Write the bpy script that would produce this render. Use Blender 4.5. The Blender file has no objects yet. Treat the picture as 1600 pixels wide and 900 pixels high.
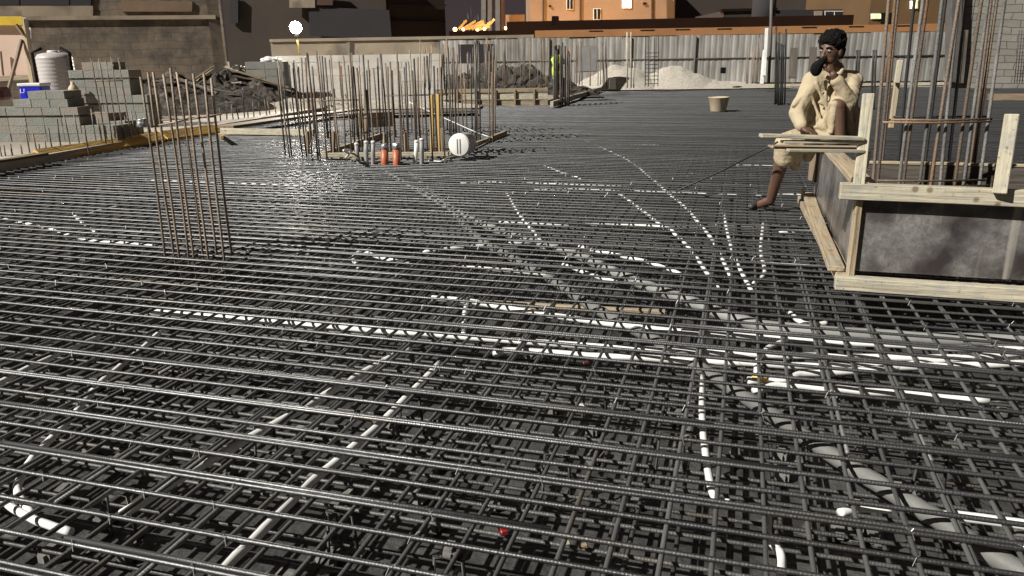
import bpy, bmesh, math, random
from mathutils import Vector, Matrix, noise
random.seed(7)
rnd = random.random
def ru(a, b): return a + (b - a) * random.random()

sc = bpy.context.scene
col = sc.collection
# ------------------------------------------------------------------ camera
H = 1.22                      # camera height over the top rebar mat (z = 0)
FPX = 1200.0
PITCH = math.radians(16.8); ROLL = math.radians(0.8)
cam_d = bpy.data.cameras.new('camera'); cam = bpy.data.objects.new('camera', cam_d); col.objects.link(cam)
cam_d.sensor_width = 36.0; cam_d.lens = 36.0 * FPX / 1600.0
cam_d.clip_start = 0.05; cam_d.clip_end = 2000
cam.location = (0, 0, H)
cam.matrix_world = Matrix.Translation((0, 0, H)) @ Matrix.Rotation(math.pi / 2 - PITCH, 4, 'X') @ Matrix.Rotation(-ROLL, 4, 'Z')
sc.camera = cam
# ------------------------------------------------------------------ world: night sky with town glow
w = bpy.data.worlds.new('World'); sc.world = w; w.use_nodes = True
nt = w.node_tree; nt.nodes.clear()
sky = nt.nodes.new('ShaderNodeTexSky'); sky.sky_type = 'NISHITA'; sky.sun_disc = False
sky.sun_elevation = math.radians(-4); sky.sun_rotation = math.radians(145)
b1 = nt.nodes.new('ShaderNodeBackground'); b1.inputs['Strength'].default_value = 0.002
b2 = nt.nodes.new('ShaderNodeBackground'); b2.inputs['Color'].default_value = (0.036, 0.027, 0.029, 1); b2.inputs['Strength'].default_value = 0.75
ad = nt.nodes.new('ShaderNodeAddShader'); wo = nt.nodes.new('ShaderNodeOutputWorld')
nt.links.new(sky.outputs[0], b1.inputs['Color']); nt.links.new(b1.outputs[0], ad.inputs[0]); nt.links.new(b2.outputs[0], ad.inputs[1]); nt.links.new(ad.outputs[0], wo.inputs['Surface'])
# ------------------------------------------------------------------ the site floodlight behind the camera (one sun lamp)
SUN_AZ = math.radians(60); SUN_EL = math.radians(38)
sd = bpy.data.lights.new('sun', 'SUN'); sd.energy = 3.4; sd.angle = math.radians(0.6); sd.color = (1.0, 0.965, 0.895)
so = bpy.data.objects.new('sun', sd); col.objects.link(so)
tosun = Vector((-math.sin(SUN_AZ) * math.cos(SUN_EL), -math.cos(SUN_AZ) * math.cos(SUN_EL), math.sin(SUN_EL)))
so.rotation_euler = tosun.to_track_quat('Z', 'Y').to_euler(); so.location = tosun * 30
sc.view_settings.view_transform = 'Standard'; sc.view_settings.look = 'None'
sc.view_settings.exposure = 0.95; sc.view_settings.gamma = 1.0; sc.view_settings.use_curve_mapping = False

# ------------------------------------------------------------------ pixel helpers (1600x900 photograph) -> world points
def ray(px, py):
    a = (px - 800) / FPX; b = (450 - py) / FPX
    c, s = math.cos(ROLL), math.sin(ROLL)
    a, b = a * c + b * s, -a * s + b * c
    return Vector((a, math.cos(PITCH) + b * math.sin(PITCH), -math.sin(PITCH) + b * math.cos(PITCH)))
def at(px, py, z=0.0):
    d = ray(px, py); t = (z - H) / d.z
    return Vector((d.x * t, d.y * t, z))
def aty(px, py, y):
    d = ray(px, py); t = y / d.y
    return Vector((d.x * t, y, H + d.z * t))
TH = math.radians(16.5)
U = Vector((math.cos(TH), -math.sin(TH), 0)); V = Vector((math.sin(TH), math.cos(TH), 0))
def uv(u, v, z=0): return U * u + V * v + Vector((0, 0, z))

# ------------------------------------------------------------------ materials
def mat(name, c1, c2=None, rough=0.6, metal=0.0, scale=6.0, stretch=(1, 1, 1), lo=0.35, hi=0.65, bump=0.0, bscale=30.0,
        c3=None, scale3=2.0, lo3=0.55, hi3=0.7, emit=None, estr=0.0, rand=0.0, rough2=None, rib=None, spec=None, coord='Object', detail=6.0):
    m = bpy.data.materials.new(name); m.use_nodes = True
    n = m.node_tree.nodes; l = m.node_tree.links
    p = n['Principled BSDF']
    p.inputs['Roughness'].default_value = rough; p.inputs['Metallic'].default_value = metal
    if spec is not None: p.inputs['Specular IOR Level'].default_value = spec
    tc = n.new('ShaderNodeTexCoord'); mp = n.new('ShaderNodeMapping'); mp.inputs['Scale'].default_value = stretch
    l.new(tc.outputs[coord], mp.inputs['Vector'])
    if coord == 'Object':
        oi0 = n.new('ShaderNodeObjectInfo'); sc0 = n.new('ShaderNodeMath'); sc0.operation = 'MULTIPLY'; sc0.inputs[1].default_value = 37.0
        l.new(oi0.outputs['Random'], sc0.inputs[0]); l.new(sc0.outputs[0], mp.inputs['Location'])
    out = None
    def ramp(src, a, b, ca, cb):
        r = n.new('ShaderNodeMapRange'); r.inputs['From Min'].default_value = a; r.inputs['From Max'].default_value = b
        l.new(src, r.inputs['Value'])
        mx = n.new('ShaderNodeMix'); mx.data_type = 'RGBA'
        l.new(r.outputs[0], mx.inputs['Factor'])
        for k, c in ((6, ca), (7, cb)):
            if hasattr(c, 'links'): l.new(c, mx.inputs[k])
            else: mx.inputs[k].default_value = (*c, 1)
        return mx.outputs[2], r.outputs[0]
    fac = None
    if c2 is not None:
        nz = n.new('ShaderNodeTexNoise'); nz.inputs['Scale'].default_value = scale; nz.inputs['Detail'].default_value = detail; nz.inputs['Roughness'].default_value = 0.62
        l.new(mp.outputs[0], nz.inputs['Vector'])
        out, fac = ramp(nz.outputs['Fac'], lo, hi, c1, c2)
    if c3 is not None:
        nz3 = n.new('ShaderNodeTexNoise'); nz3.inputs['Scale'].default_value = scale3; nz3.inputs['Detail'].default_value = 5.0
        l.new(mp.outputs[0], nz3.inputs['Vector'])
        out, _ = ramp(nz3.outputs['Fac'], lo3, hi3, out if out is not None else c1, c3)
    if rand > 0:
        oi = n.new('ShaderNodeObjectInfo'); r = n.new('ShaderNodeMapRange'); r.inputs['To Min'].default_value = 1 - rand; r.inputs['To Max'].default_value = 1 + rand
        l.new(oi.outputs['Random'], r.inputs['Value'])
        hs = n.new('ShaderNodeHueSaturation'); l.new(r.outputs[0], hs.inputs['Value'])
        if out is not None: l.new(out, hs.inputs['Color'])
        else: hs.inputs['Color'].default_value = (*c1, 1)
        out = hs.outputs[0]
    if out is not None: l.new(out, p.inputs['Base Color'])
    else: p.inputs['Base Color'].default_value = (*c1, 1)
    if rough2 is not None and fac is not None:
        r = n.new('ShaderNodeMapRange'); r.inputs['To Min'].default_value = rough; r.inputs['To Max'].default_value = rough2
        l.new(fac, r.inputs['Value']); l.new(r.outputs[0], p.inputs['Roughness'])
    nrm = None
    if bump > 0:
        nb = n.new('ShaderNodeTexNoise'); nb.inputs['Scale'].default_value = bscale; nb.inputs['Detail'].default_value = 7
        l.new(mp.outputs[0], nb.inputs['Vector'])
        bp = n.new('ShaderNodeBump'); bp.inputs['Strength'].default_value = bump; bp.inputs['Distance'].default_value = 0.02
        l.new(nb.outputs['Fac'], bp.inputs['Height']); nrm = bp.outputs[0]
    if rib is not None:
        wv = n.new('ShaderNodeTexWave'); wv.wave_type = 'BANDS'; wv.bands_direction = 'X'; wv.inputs['Scale'].default_value = rib[0]; wv.inputs['Distortion'].default_value = 0.4
        l.new(tc.outputs['Object'], wv.inputs['Vector'])
        bp = n.new('ShaderNodeBump'); bp.inputs['Strength'].default_value = rib[1]; bp.inputs['Distance'].default_value = 0.003
        l.new(wv.outputs['Fac'], bp.inputs['Height'])
        if nrm is not None: l.new(nrm, bp.inputs['Normal'])
        nrm = bp.outputs[0]
    if nrm is not None: l.new(nrm, p.inputs['Normal'])
    if emit is not None:
        p.inputs['Emission Color'].default_value = (*emit, 1); p.inputs['Emission Strength'].default_value = estr
    return m
def mat_brick(name, c1, c2, cm, bw, bh, rough=0.9, dirt=(0.05, 0.04, 0.035), dlo=0.5, dhi=0.75, ds=0.5):
    """block wall: courses along the object's X, height along Z"""
    m = bpy.data.materials.new(name); m.use_nodes = True
    n = m.node_tree.nodes; l = m.node_tree.links; p = n['Principled BSDF']; p.inputs['Roughness'].default_value = rough
    tc = n.new('ShaderNodeTexCoord'); sx = n.new('ShaderNodeSeparateXYZ'); cx = n.new('ShaderNodeCombineXYZ')
    l.new(tc.outputs['Object'], sx.inputs[0]); l.new(sx.outputs['X'], cx.inputs['X']); l.new(sx.outputs['Z'], cx.inputs['Y'])
    nzw = n.new('ShaderNodeTexNoise'); nzw.inputs['Scale'].default_value = 1.5
    l.new(tc.outputs['Object'], nzw.inputs['Vector'])
    va = n.new('ShaderNodeVectorMath'); va.operation = 'MULTIPLY_ADD'; va.inputs[1].default_value = (0.30, 0.16, 0)
    l.new(nzw.outputs['Color'], va.inputs[0]); l.new(cx.outputs[0], va.inputs[2])
    br = n.new('ShaderNodeTexBrick'); br.inputs['Color1'].default_value = (*c1, 1); br.inputs['Color2'].default_value = (*c2, 1); br.inputs['Mortar'].default_value = (*cm, 1)
    br.inputs['Scale'].default_value = 1.0; br.inputs['Brick Width'].default_value = bw; br.inputs['Row Height'].default_value = bh; br.inputs['Mortar Size'].default_value = 0.012
    br.inputs['Mortar Smooth'].default_value = 0.4
    l.new(va.outputs[0], br.inputs['Vector'])
    nz = n.new('ShaderNodeTexNoise'); nz.inputs['Scale'].default_value = ds; nz.inputs['Detail'].default_value = 8; nz.inputs['Roughness'].default_value = 0.68
    l.new(tc.outputs['Object'], nz.inputs['Vector'])
    r = n.new('ShaderNodeMapRange'); r.inputs['From Min'].default_value = dlo; r.inputs['From Max'].default_value = dhi; r.inputs['To Max'].default_value = 0.8
    l.new(nz.outputs['Fac'], r.inputs['Value'])
    mx = n.new('ShaderNodeMix'); mx.data_type = 'RGBA'; l.new(r.outputs[0], mx.inputs['Factor']); l.new(br.outputs['Color'], mx.inputs[6]); mx.inputs[7].default_value = (*dirt, 1)
    l.new(mx.outputs[2], p.inputs['Base Color'])
    bp = n.new('ShaderNodeBump'); bp.inputs['Strength'].default_value = 0.7; bp.inputs['Distance'].default_value = 0.03
    iv = n.new('ShaderNodeMath'); iv.operation = 'SUBTRACT'; l.new(nz.outputs['Fac'], iv.inputs[0]); l.new(br.outputs['Fac'], iv.inputs[1])
    l.new(iv.outputs[0], bp.inputs['Height']); l.new(bp.outputs[0], p.inputs['Normal'])
    return m

M = {}
M['bar_top'] = mat('steel_bar', (0.15, 0.152, 0.153), (0.10, 0.102, 0.104), rough=0.42, metal=0.86, scale=3, c3=(0.15, 0.12, 0.085), scale3=0.9, lo3=0.60, hi3=0.78, bump=0.12, bscale=90, rib=(32.0, 0.09), rand=0.2, rough2=0.54)
M['bar_cross'] = mat('steel_cross_bar', (0.16, 0.16, 0.155), (0.11, 0.11, 0.106), rough=0.5, metal=0.35, scale=3, c3=(0.16, 0.125, 0.085), scale3=0.9, lo3=0.6, hi3=0.78, bump=0.12, bscale=90, rib=(32.0, 0.12), rand=0.2)
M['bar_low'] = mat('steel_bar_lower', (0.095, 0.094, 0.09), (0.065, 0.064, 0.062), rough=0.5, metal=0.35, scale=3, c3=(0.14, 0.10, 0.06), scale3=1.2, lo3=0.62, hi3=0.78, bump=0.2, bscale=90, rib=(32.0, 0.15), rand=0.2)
M['bar_rust'] = mat('rusty_bar', (0.20, 0.145, 0.10), (0.12, 0.10, 0.085), rough=0.6, metal=0.35, scale=2.5, bump=0.3, bscale=80, c3=(0.24, 0.13, 0.065), scale3=1.5, lo3=0.52, hi3=0.7, rand=0.3)
M['bar_tan'] = mat('tan_dusty_bar', (0.34, 0.265, 0.19), (0.22, 0.17, 0.125), rough=0.62, metal=0.2, scale=4, bump=0.3, bscale=80, rand=0.2)
M['bar_grey'] = mat('grey_bar', (0.22, 0.215, 0.205), (0.12, 0.115, 0.108), rough=0.66, metal=0.3, scale=5, bump=0.3, bscale=80, rand=0.2)
M['bar_dark'] = mat('dark_bar', (0.05, 0.048, 0.045), (0.03, 0.03, 0.028), rough=0.55, metal=0.4, scale=5, rand=0.3)
M['wire'] = mat('tie_wire', (0.34, 0.34, 0.33), rough=0.45, metal=0.6)
M['floor'] = mat('blinding_concrete', (0.085, 0.084, 0.08), (0.036, 0.035, 0.034), rough=0.42, scale=4, lo=0.35, hi=0.65, bump=0.7, bscale=25, c3=(0.22, 0.215, 0.20), scale3=9, lo3=0.62, hi3=0.72, coord='Object')
M['sand'] = mat('sandy_ground', (0.38, 0.335, 0.27), (0.25, 0.22, 0.18), rough=0.95, scale=1.2, bump=0.9, bscale=9, c3=(0.5, 0.46, 0.39), scale3=0.6, lo3=0.5, hi3=0.7)
M['gravel'] = mat('pale_gravel', (0.47, 0.43, 0.365), (0.29, 0.265, 0.225), rough=0.95, scale=16, bump=1.0, bscale=22)
M['conduit'] = mat('white_conduit', (0.84, 0.84, 0.82), (0.74, 0.74, 0.71), rough=0.4, scale=5, rand=0.06)
M['greypipe'] = mat('grey_pipe', (0.185, 0.185, 0.175), (0.14, 0.14, 0.132), rough=0.5, scale=5, bump=0.15, bscale=30)
M['greypipe_light'] = mat('light_grey_pipe', (0.30, 0.30, 0.285), (0.23, 0.23, 0.22), rough=0.5, scale=5)
M['orange_pipe'] = mat('orange_pipe', (0.46, 0.13, 0.055), (0.36, 0.10, 0.045), rough=0.45, scale=6)
M['tape'] = mat('silver_tape', (0.55, 0.56, 0.57), (0.35, 0.36, 0.37), rough=0.32, metal=0.6, scale=20, bump=0.8, bscale=30)
def wood(name, a, b, c): return mat(name, a, b, rough=0.75, scale=3.0, stretch=(0.7, 9, 9), lo=0.32, hi=0.68, bump=0.5, bscale=6, c3=c, scale3=1.1, lo3=0.54, hi3=0.70, rand=0.14)
M['wood'] = wood('pale_timber', (0.53, 0.485, 0.365), (0.42, 0.375, 0.27), (0.29, 0.25, 0.18))
M['wood_yellow'] = wood('yellow_timber', (0.74, 0.50, 0.15), (0.60, 0.38, 0.11), (0.42, 0.27, 0.12))
M['wood_mid'] = wood('mid_timber', (0.44, 0.34, 0.21), (0.31, 0.235, 0.145), (0.20, 0.15, 0.10))
M['wood_brown'] = wood('brown_timber', (0.26, 0.19, 0.12), (0.17, 0.125, 0.085), (0.10, 0.08, 0.055))
M['wood_dark'] = wood('dark_timber', (0.085, 0.07, 0.055), (0.05, 0.042, 0.034), (0.14, 0.115, 0.085))
def weather(m):
    n = m.node_tree.nodes; l = m.node_tree.links; p = n['Principled BSDF']; src = p.inputs['Base Color'].links[0].from_socket
    tc = n.new('ShaderNodeTexCoord'); oi = n.new('ShaderNodeObjectInfo'); ad_ = n.new('ShaderNodeVectorMath'); ad_.operation = 'ADD'
    mu = n.new('ShaderNodeMath'); mu.operation = 'MULTIPLY'; mu.inputs[1].default_value = 23.0; l.new(oi.outputs['Random'], mu.inputs[0])
    l.new(tc.outputs['Object'], ad_.inputs[0]); l.new(mu.outputs[0], ad_.inputs[1])
    def layer(src, fac_sock, a, b, c, mxv):
        r = n.new('ShaderNodeMapRange'); r.inputs['From Min'].default_value = a; r.inputs['From Max'].default_value = b; r.inputs['To Max'].default_value = mxv; l.new(fac_sock, r.inputs['Value'])
        mx = n.new('ShaderNodeMix'); mx.data_type = 'RGBA'; l.new(r.outputs[0], mx.inputs['Factor']); l.new(src, mx.inputs[6]); mx.inputs[7].default_value = (*c, 1); return mx.outputs[2]
    nz = n.new('ShaderNodeTexNoise'); nz.inputs['Scale'].default_value = 11; nz.inputs['Detail'].default_value = 9; nz.inputs['Roughness'].default_value = 0.72; l.new(ad_.outputs[0], nz.inputs['Vector'])
    src = layer(src, nz.outputs['Fac'], 0.47, 0.64, (0.34, 0.325, 0.285), 0.85)
    vo = n.new('ShaderNodeTexVoronoi'); vo.inputs['Scale'].default_value = 6.5; l.new(ad_.outputs[0], vo.inputs['Vector'])
    src = layer(src, vo.outputs['Distance'], 0.13, 0.07, (0.16, 0.11, 0.06), 0.85)
    n2 = n.new('ShaderNodeTexNoise'); n2.inputs['Scale'].default_value = 45; n2.inputs['Detail'].default_value = 4; l.new(ad_.outputs[0], n2.inputs['Vector'])
    src = layer(src, n2.outputs['Fac'], 0.64, 0.72, (0.12, 0.10, 0.07), 0.7)
    l.new(src, p.inputs['Base Color'])
for k_ in ('wood', 'wood_mid'): weather(M[k_])
M['block'] = mat('concrete_block', (0.235, 0.238, 0.215), (0.19, 0.193, 0.172), rough=0.9, scale=3, bump=0.5, bscale=40, c3=(0.26, 0.225, 0.185), scale3=1.1, lo3=0.5, hi3=0.68, rand=0.07)
M['block_white'] = mat('pale_block', (0.66, 0.63, 0.57), (0.55, 0.52, 0.47), rough=0.9, scale=2, bump=0.4, bscale=40, rand=0.05)
M['skin'] = mat('skin', (0.125, 0.066, 0.042), (0.095, 0.05, 0.032), rough=0.55, scale=9, bump=0.1, bscale=60)
M['cloth'] = mat('tan_cloth', (0.45, 0.375, 0.25), (0.39, 0.32, 0.21), rough=0.9, scale=5, bump=0.4, bscale=26)
M['hair'] = mat('black_hair', (0.004, 0.0035, 0.003), (0.008, 0.007, 0.006), rough=0.75, scale=40, bump=0.9, bscale=70, spec=0.12)
M['black'] = mat('black_fabric', (0.006, 0.0055, 0.0055), (0.011, 0.010, 0.010), rough=0.85, scale=30, spec=0.12)
M['white'] = mat('white_plastic', (0.78, 0.77, 0.73), (0.66, 0.65, 0.61), rough=0.45, scale=4)
M['shoe'] = mat('dark_shoe', (0.035, 0.034, 0.033), (0.06, 0.058, 0.055), rough=0.45, scale=12)
M['eye'] = mat('eye_white', (0.42, 0.39, 0.35), rough=0.25)
M['bucket'] = mat('beige_rubber', (0.54, 0.45, 0.31), (0.46, 0.38, 0.26), rough=0.6, scale=4)
M['blue'] = mat('blue_plastic', (0.008, 0.02, 0.62), (0.006, 0.016, 0.5), rough=0.35, scale=5)
M['tank'] = mat('tank_plastic', (0.50, 0.47, 0.46), (0.42, 0.39, 0.38), rough=0.45, scale=3, c3=(0.33, 0.30, 0.28), scale3=1.5, lo3=0.58, hi3=0.75)
M['yellow'] = mat('yellow_paint', (0.62, 0.42, 0.02), (0.50, 0.33, 0.02), rough=0.5, scale=4)
M['pinkboard'] = mat('pink_board', (0.62, 0.46, 0.37), (0.56, 0.41, 0.33), rough=0.8, scale=1.5)
M['vest'] = mat('lime_vest', (0.52, 0.68, 0.10), (0.42, 0.56, 0.08), rough=0.7, scale=6)
M['trouser'] = mat('dark_trouser', (0.035, 0.035, 0.045), (0.05, 0.05, 0.06), rough=0.9, scale=6)
M['sheet'] = mat('hoarding_sheet', (0.35, 0.34, 0.315), (0.27, 0.26, 0.24), rough=0.6, metal=0.1, scale=1.2, stretch=(3, 3, 0.6), c3=(0.17, 0.155, 0.135), scale3=1.0, lo3=0.48, hi3=0.70, rand=0.26, bump=0.2, bscale=6)
M['coping'] = mat('orange_lit_plaster', (0.34, 0.16, 0.06), (0.28, 0.13, 0.05), rough=0.85, scale=1.2, c3=(0.25, 0.12, 0.06), scale3=0.8, lo3=0.55, hi3=0.75)  # orange sodium light on the coping is put into the base colour
M['beigewall'] = mat('beige_wall', (0.30, 0.245, 0.175), (0.21, 0.17, 0.125), rough=0.9, scale=0.8, bump=0.3, bscale=8, c3=(0.13, 0.105, 0.08), scale3=1.5, lo3=0.55, hi3=0.72)
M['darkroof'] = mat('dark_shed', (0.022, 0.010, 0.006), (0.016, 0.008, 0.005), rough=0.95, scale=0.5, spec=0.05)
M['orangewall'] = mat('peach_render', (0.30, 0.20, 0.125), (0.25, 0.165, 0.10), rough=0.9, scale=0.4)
M['dim_brownwall'] = mat('dim_brown_render', (0.055, 0.040, 0.031), (0.040, 0.030, 0.024), rough=0.9, scale=0.35, bump=0.2, bscale=4)  # far walls out of the floodlight: the missing light is darkened into the colour
M['dim_brownwall2'] = mat('dim_red_brown_render', (0.065, 0.034, 0.020), (0.048, 0.026, 0.016), rough=0.9, scale=0.35)  # unlit look of the far facade painted in as a dark base
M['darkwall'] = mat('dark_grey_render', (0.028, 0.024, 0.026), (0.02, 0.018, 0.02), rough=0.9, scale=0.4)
M['greyframe'] = mat('grey_frame', (0.12, 0.115, 0.11), (0.09, 0.085, 0.08), rough=0.7, scale=3)
M['orangewall2'] = mat('amber_render', (0.13, 0.072, 0.028), (0.10, 0.056, 0.022), rough=0.9, scale=0.4)
M['glass'] = mat('window_glass', (0.02, 0.02, 0.022), rough=0.12)
M['lit'] = mat('lit_window', (0.8, 0.75, 0.65), rough=0.5, emit=(1.0, 0.86, 0.62), estr=2.2)
M['lit2'] = mat('lit_window_green', (0.6, 0.6, 0.35), rough=0.5, emit=(0.75, 0.75, 0.32), estr=0.55)
M['lamp'] = mat('flood_lens', (1, 1, 1), rough=0.4, emit=(1.0, 0.96, 0.84), estr=80.0)
M['bulb'] = mat('sodium_bulb', (1, 0.8, 0.4), rough=0.4, emit=(1.0, 0.62, 0.20), estr=6.0)
M['leftwall'] = mat_brick('old_block_wall', (0.165, 0.130, 0.093), (0.150, 0.117, 0.083), (0.135, 0.106, 0.077), 0.42, 0.2, dlo=0.44, dhi=0.62, ds=1.3)
M['rightwall'] = mat_brick('grey_block_wall', (0.19, 0.18, 0.155), (0.15, 0.142, 0.122), (0.07, 0.066, 0.058), 0.5, 0.22)
M['rubble'] = mat('dark_rubble', (0.075, 0.063, 0.05), (0.032, 0.028, 0.024), rough=0.95, scale=3, bump=1.0, bscale=8, c3=(0.14, 0.12, 0.095), scale3=5, lo3=0.58, hi3=0.7)
M['tanpatch'] = mat('tan_plaster', (0.20, 0.13, 0.08), (0.15, 0.10, 0.065), rough=0.9, scale=2)
M['maroon'] = mat('maroon_plastic', (0.10, 0.018, 0.016), (0.07, 0.014, 0.012), rough=0.5, scale=5)
M['red'] = mat('red_plastic', (0.26, 0.02, 0.02), (0.2, 0.015, 0.015), rough=0.4, scale=6)
M['stone'] = mat('grey_stone', (0.20, 0.195, 0.18), (0.12, 0.117, 0.11), rough=0.9, scale=6, bump=0.5, bscale=20, rand=0.25)
M['wrap'] = mat('white_wrap', (0.75, 0.77, 0.76), rough=0.3, bump=0.9, bscale=12, c2=(0.6, 0.62, 0.62))
def mat_ply():
    m = mat('film_faced_plywood', (0.235, 0.23, 0.215), (0.11, 0.102, 0.098), rough=0.36, scale=7.5, lo=0.36, hi=0.64, bump=0.12, bscale=8,
            c3=(0.036, 0.031, 0.032), scale3=3.6, lo3=0.50, hi3=0.68, rough2=0.26, detail=9)
    n = m.node_tree.nodes; l = m.node_tree.links; p = n['Principled BSDF']
    src = p.inputs['Base Color'].links[0].from_socket
    tc = n.new('ShaderNodeTexCoord')
    nz = n.new('ShaderNodeTexNoise'); nz.inputs['Scale'].default_value = 26; nz.inputs['Detail'].default_value = 12; nz.inputs['Roughness'].default_value = 0.85; nz.inputs['Distortion'].default_value = 1.5
    l.new(tc.outputs['Object'], nz.inputs['Vector'])
    r = n.new('ShaderNodeMapRange'); r.inputs['From Min'].default_value = 0.44; r.inputs['From Max'].default_value = 0.60; r.inputs['To Max'].default_value = 0.62
    l.new(nz.outputs['Fac'], r.inputs['Value'])
    mx = n.new('ShaderNodeMix'); mx.data_type = 'RGBA'; l.new(r.outputs[0], mx.inputs['Factor']); l.new(src, mx.inputs[6]); mx.inputs[7].default_value = (0.055, 0.045, 0.043, 1)
    # dried vertical cement runs
    mp = n.new('ShaderNodeMapping'); mp.inputs['Scale'].default_value = (9, 9, 0.35); l.new(tc.outputs['Object'], mp.inputs['Vector'])
    n2 = n.new('ShaderNodeTexNoise'); n2.inputs['Scale'].default_value = 1.3; n2.inputs['Detail'].default_value = 3; l.new(mp.outputs[0], n2.inputs['Vector'])
    r2 = n.new('ShaderNodeMapRange'); r2.inputs['From Min'].default_value = 0.60; r2.inputs['From Max'].default_value = 0.70; r2.inputs['To Max'].default_value = 0.75
    l.new(n2.outputs['Fac'], r2.inputs['Value'])
    mx2 = n.new('ShaderNodeMix'); mx2.data_type = 'RGBA'; l.new(r2.outputs[0], mx2.inputs['Factor']); l.new(mx.outputs[2], mx2.inputs[6]); mx2.inputs[7].default_value = (0.36, 0.34, 0.29, 1)
    l.new(mx2.outputs[2], p.inputs['Base Color'])
    return m
M['ply'] = mat_ply()

# ------------------------------------------------------------------ builders
ORG = {}
def tag(o, label, cat, group=None, kind=None):
    if label: o['label'] = label
    if cat: o['category'] = cat
    if group: o['group'] = group
    if kind: o['kind'] = kind
    return o
def thing(name, label, cat, loc, group=None):
    o = bpy.data.objects.new(name, None); o.empty_display_size = 0.1; col.objects.link(o); o.location = loc
    ORG[o.name] = Vector(loc)
    return tag(o, label, cat, group)
def link(name, me, m, parent=None, world=Vector((0, 0, 0)), rot=None):
    o = bpy.data.objects.new(name, me); col.objects.link(o)
    if m is not None and not me.materials: me.materials.append(m)
    ORG[o.name] = Vector(world)
    loc = Vector(world)
    if parent is not None:
        o.parent = parent; loc = loc - ORG[parent.name]
    if rot is None: o.location = loc
    else: o.matrix_local = Matrix.Translation(loc) @ rot.to_4x4()
    return o
class MB:
    def __init__(s): s.v = []; s.f = []
    def add(s, vs, fs):
        k = len(s.v); s.v += [Vector(x) for x in vs]; s.f += [tuple(i + k for i in f) for f in fs]
    def box(s, c, d, rot=None):
        c = Vector(c); x, y, z = d[0] / 2, d[1] / 2, d[2] / 2
        vs = [Vector(q) for q in ((-x, -y, -z), (x, -y, -z), (x, y, -z), (-x, y, -z), (-x, -y, z), (x, -y, z), (x, y, z), (-x, y, z))]
        if rot is not None: vs = [rot @ q for q in vs]
        s.add([c + q for q in vs], [(0, 3, 2, 1), (4, 5, 6, 7), (0, 1, 5, 4), (1, 2, 6, 5), (2, 3, 7, 6), (3, 0, 4, 7)])
    def tube(s, pts, r, n=6, caps=True):
        pts = [Vector(p) for p in pts]; R = r if isinstance(r, (list, tuple)) else [r] * len(pts)
        base = len(s.v); prev = None
        for i, p in enumerate(pts):
            t = (pts[min(i + 1, len(pts) - 1)] - pts[max(i - 1, 0)])
            t = t.normalized() if t.length > 1e-9 else Vector((0, 0, 1))
            if prev is None: a = t.cross(Vector((0, 0, 1)) if abs(t.z) < 0.9 else Vector((1, 0, 0))).normalized()
            else:
                a = prev - t * prev.dot(t); a.normalize()
            prev = a; b = t.cross(a)
            for k in range(n):
                q = 2 * math.pi * k / n
                s.v.append(p + (a * math.cos(q) + b * math.sin(q)) * R[i])
        for i in range(len(pts) - 1):
            for k in range(n):
                k2 = (k + 1) % n
                s.f.append((base + i * n + k, base + i * n + k2, base + (i + 1) * n + k2, base + (i + 1) * n + k))
        if caps:
            s.f.append(tuple(base + k for k in reversed(range(n)))); s.f.append(tuple(base + (len(pts) - 1) * n + k for k in range(n)))
    def lathe(s, prof, n=24, M4=None):
        base = len(s.v)
        for r, z in prof:
            for k in range(n):
                q = 2 * math.pi * k / n; p = Vector((r * math.cos(q), r * math.sin(q), z))
                s.v.append(M4 @ p if M4 is not None else p)
        for i in range(len(prof) - 1):
            for k in range(n):
                k2 = (k + 1) % n
                s.f.append((base + i * n + k, base + i * n + k2, base + (i + 1) * n + k2, base + (i + 1) * n + k))
        s.f.append(tuple(base + k for k in reversed(range(n)))); s.f.append(tuple(base + (len(prof) - 1) * n + k for k in range(n)))
    def build(s, name, m, parent=None, smooth=False, bev=0.0, origin=None):
        if origin is None:
            if parent is not None: origin = ORG[parent.name]
            else:
                xs = [v.x for v in s.v]; ys = [v.y for v in s.v]; zs = [v.z for v in s.v]
                origin = Vector(((min(xs) + max(xs)) / 2, (min(ys) + max(ys)) / 2, min(zs)))
        me = bpy.data.meshes.new(name); me.from_pydata([v - origin for v in s.v], [], s.f); me.validate()
        if bev > 0:
            bm = bmesh.new(); bm.from_mesh(me)
            bmesh.ops.bevel(bm, geom=bm.edges[:], offset=bev, segments=1, affect='EDGES', clamp_overlap=True); bm.to_mesh(me); bm.free()
        if smooth:
            me.polygons.foreach_set('use_smooth', [True] * len(me.polygons))
        return link(name, me, m, parent, origin)
def basis(p0, p1, up=Vector((0, 0, 1))):
    x = (Vector(p1) - Vector(p0)).normalized()
    if abs(x.dot(up)) > 0.98: up = Vector((0, 1, 0)) if abs(x.y) < 0.9 else Vector((1, 0, 0))
    y = up.cross(x).normalized(); z = x.cross(y)
    return Matrix((x, y, z)).transposed()
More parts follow.
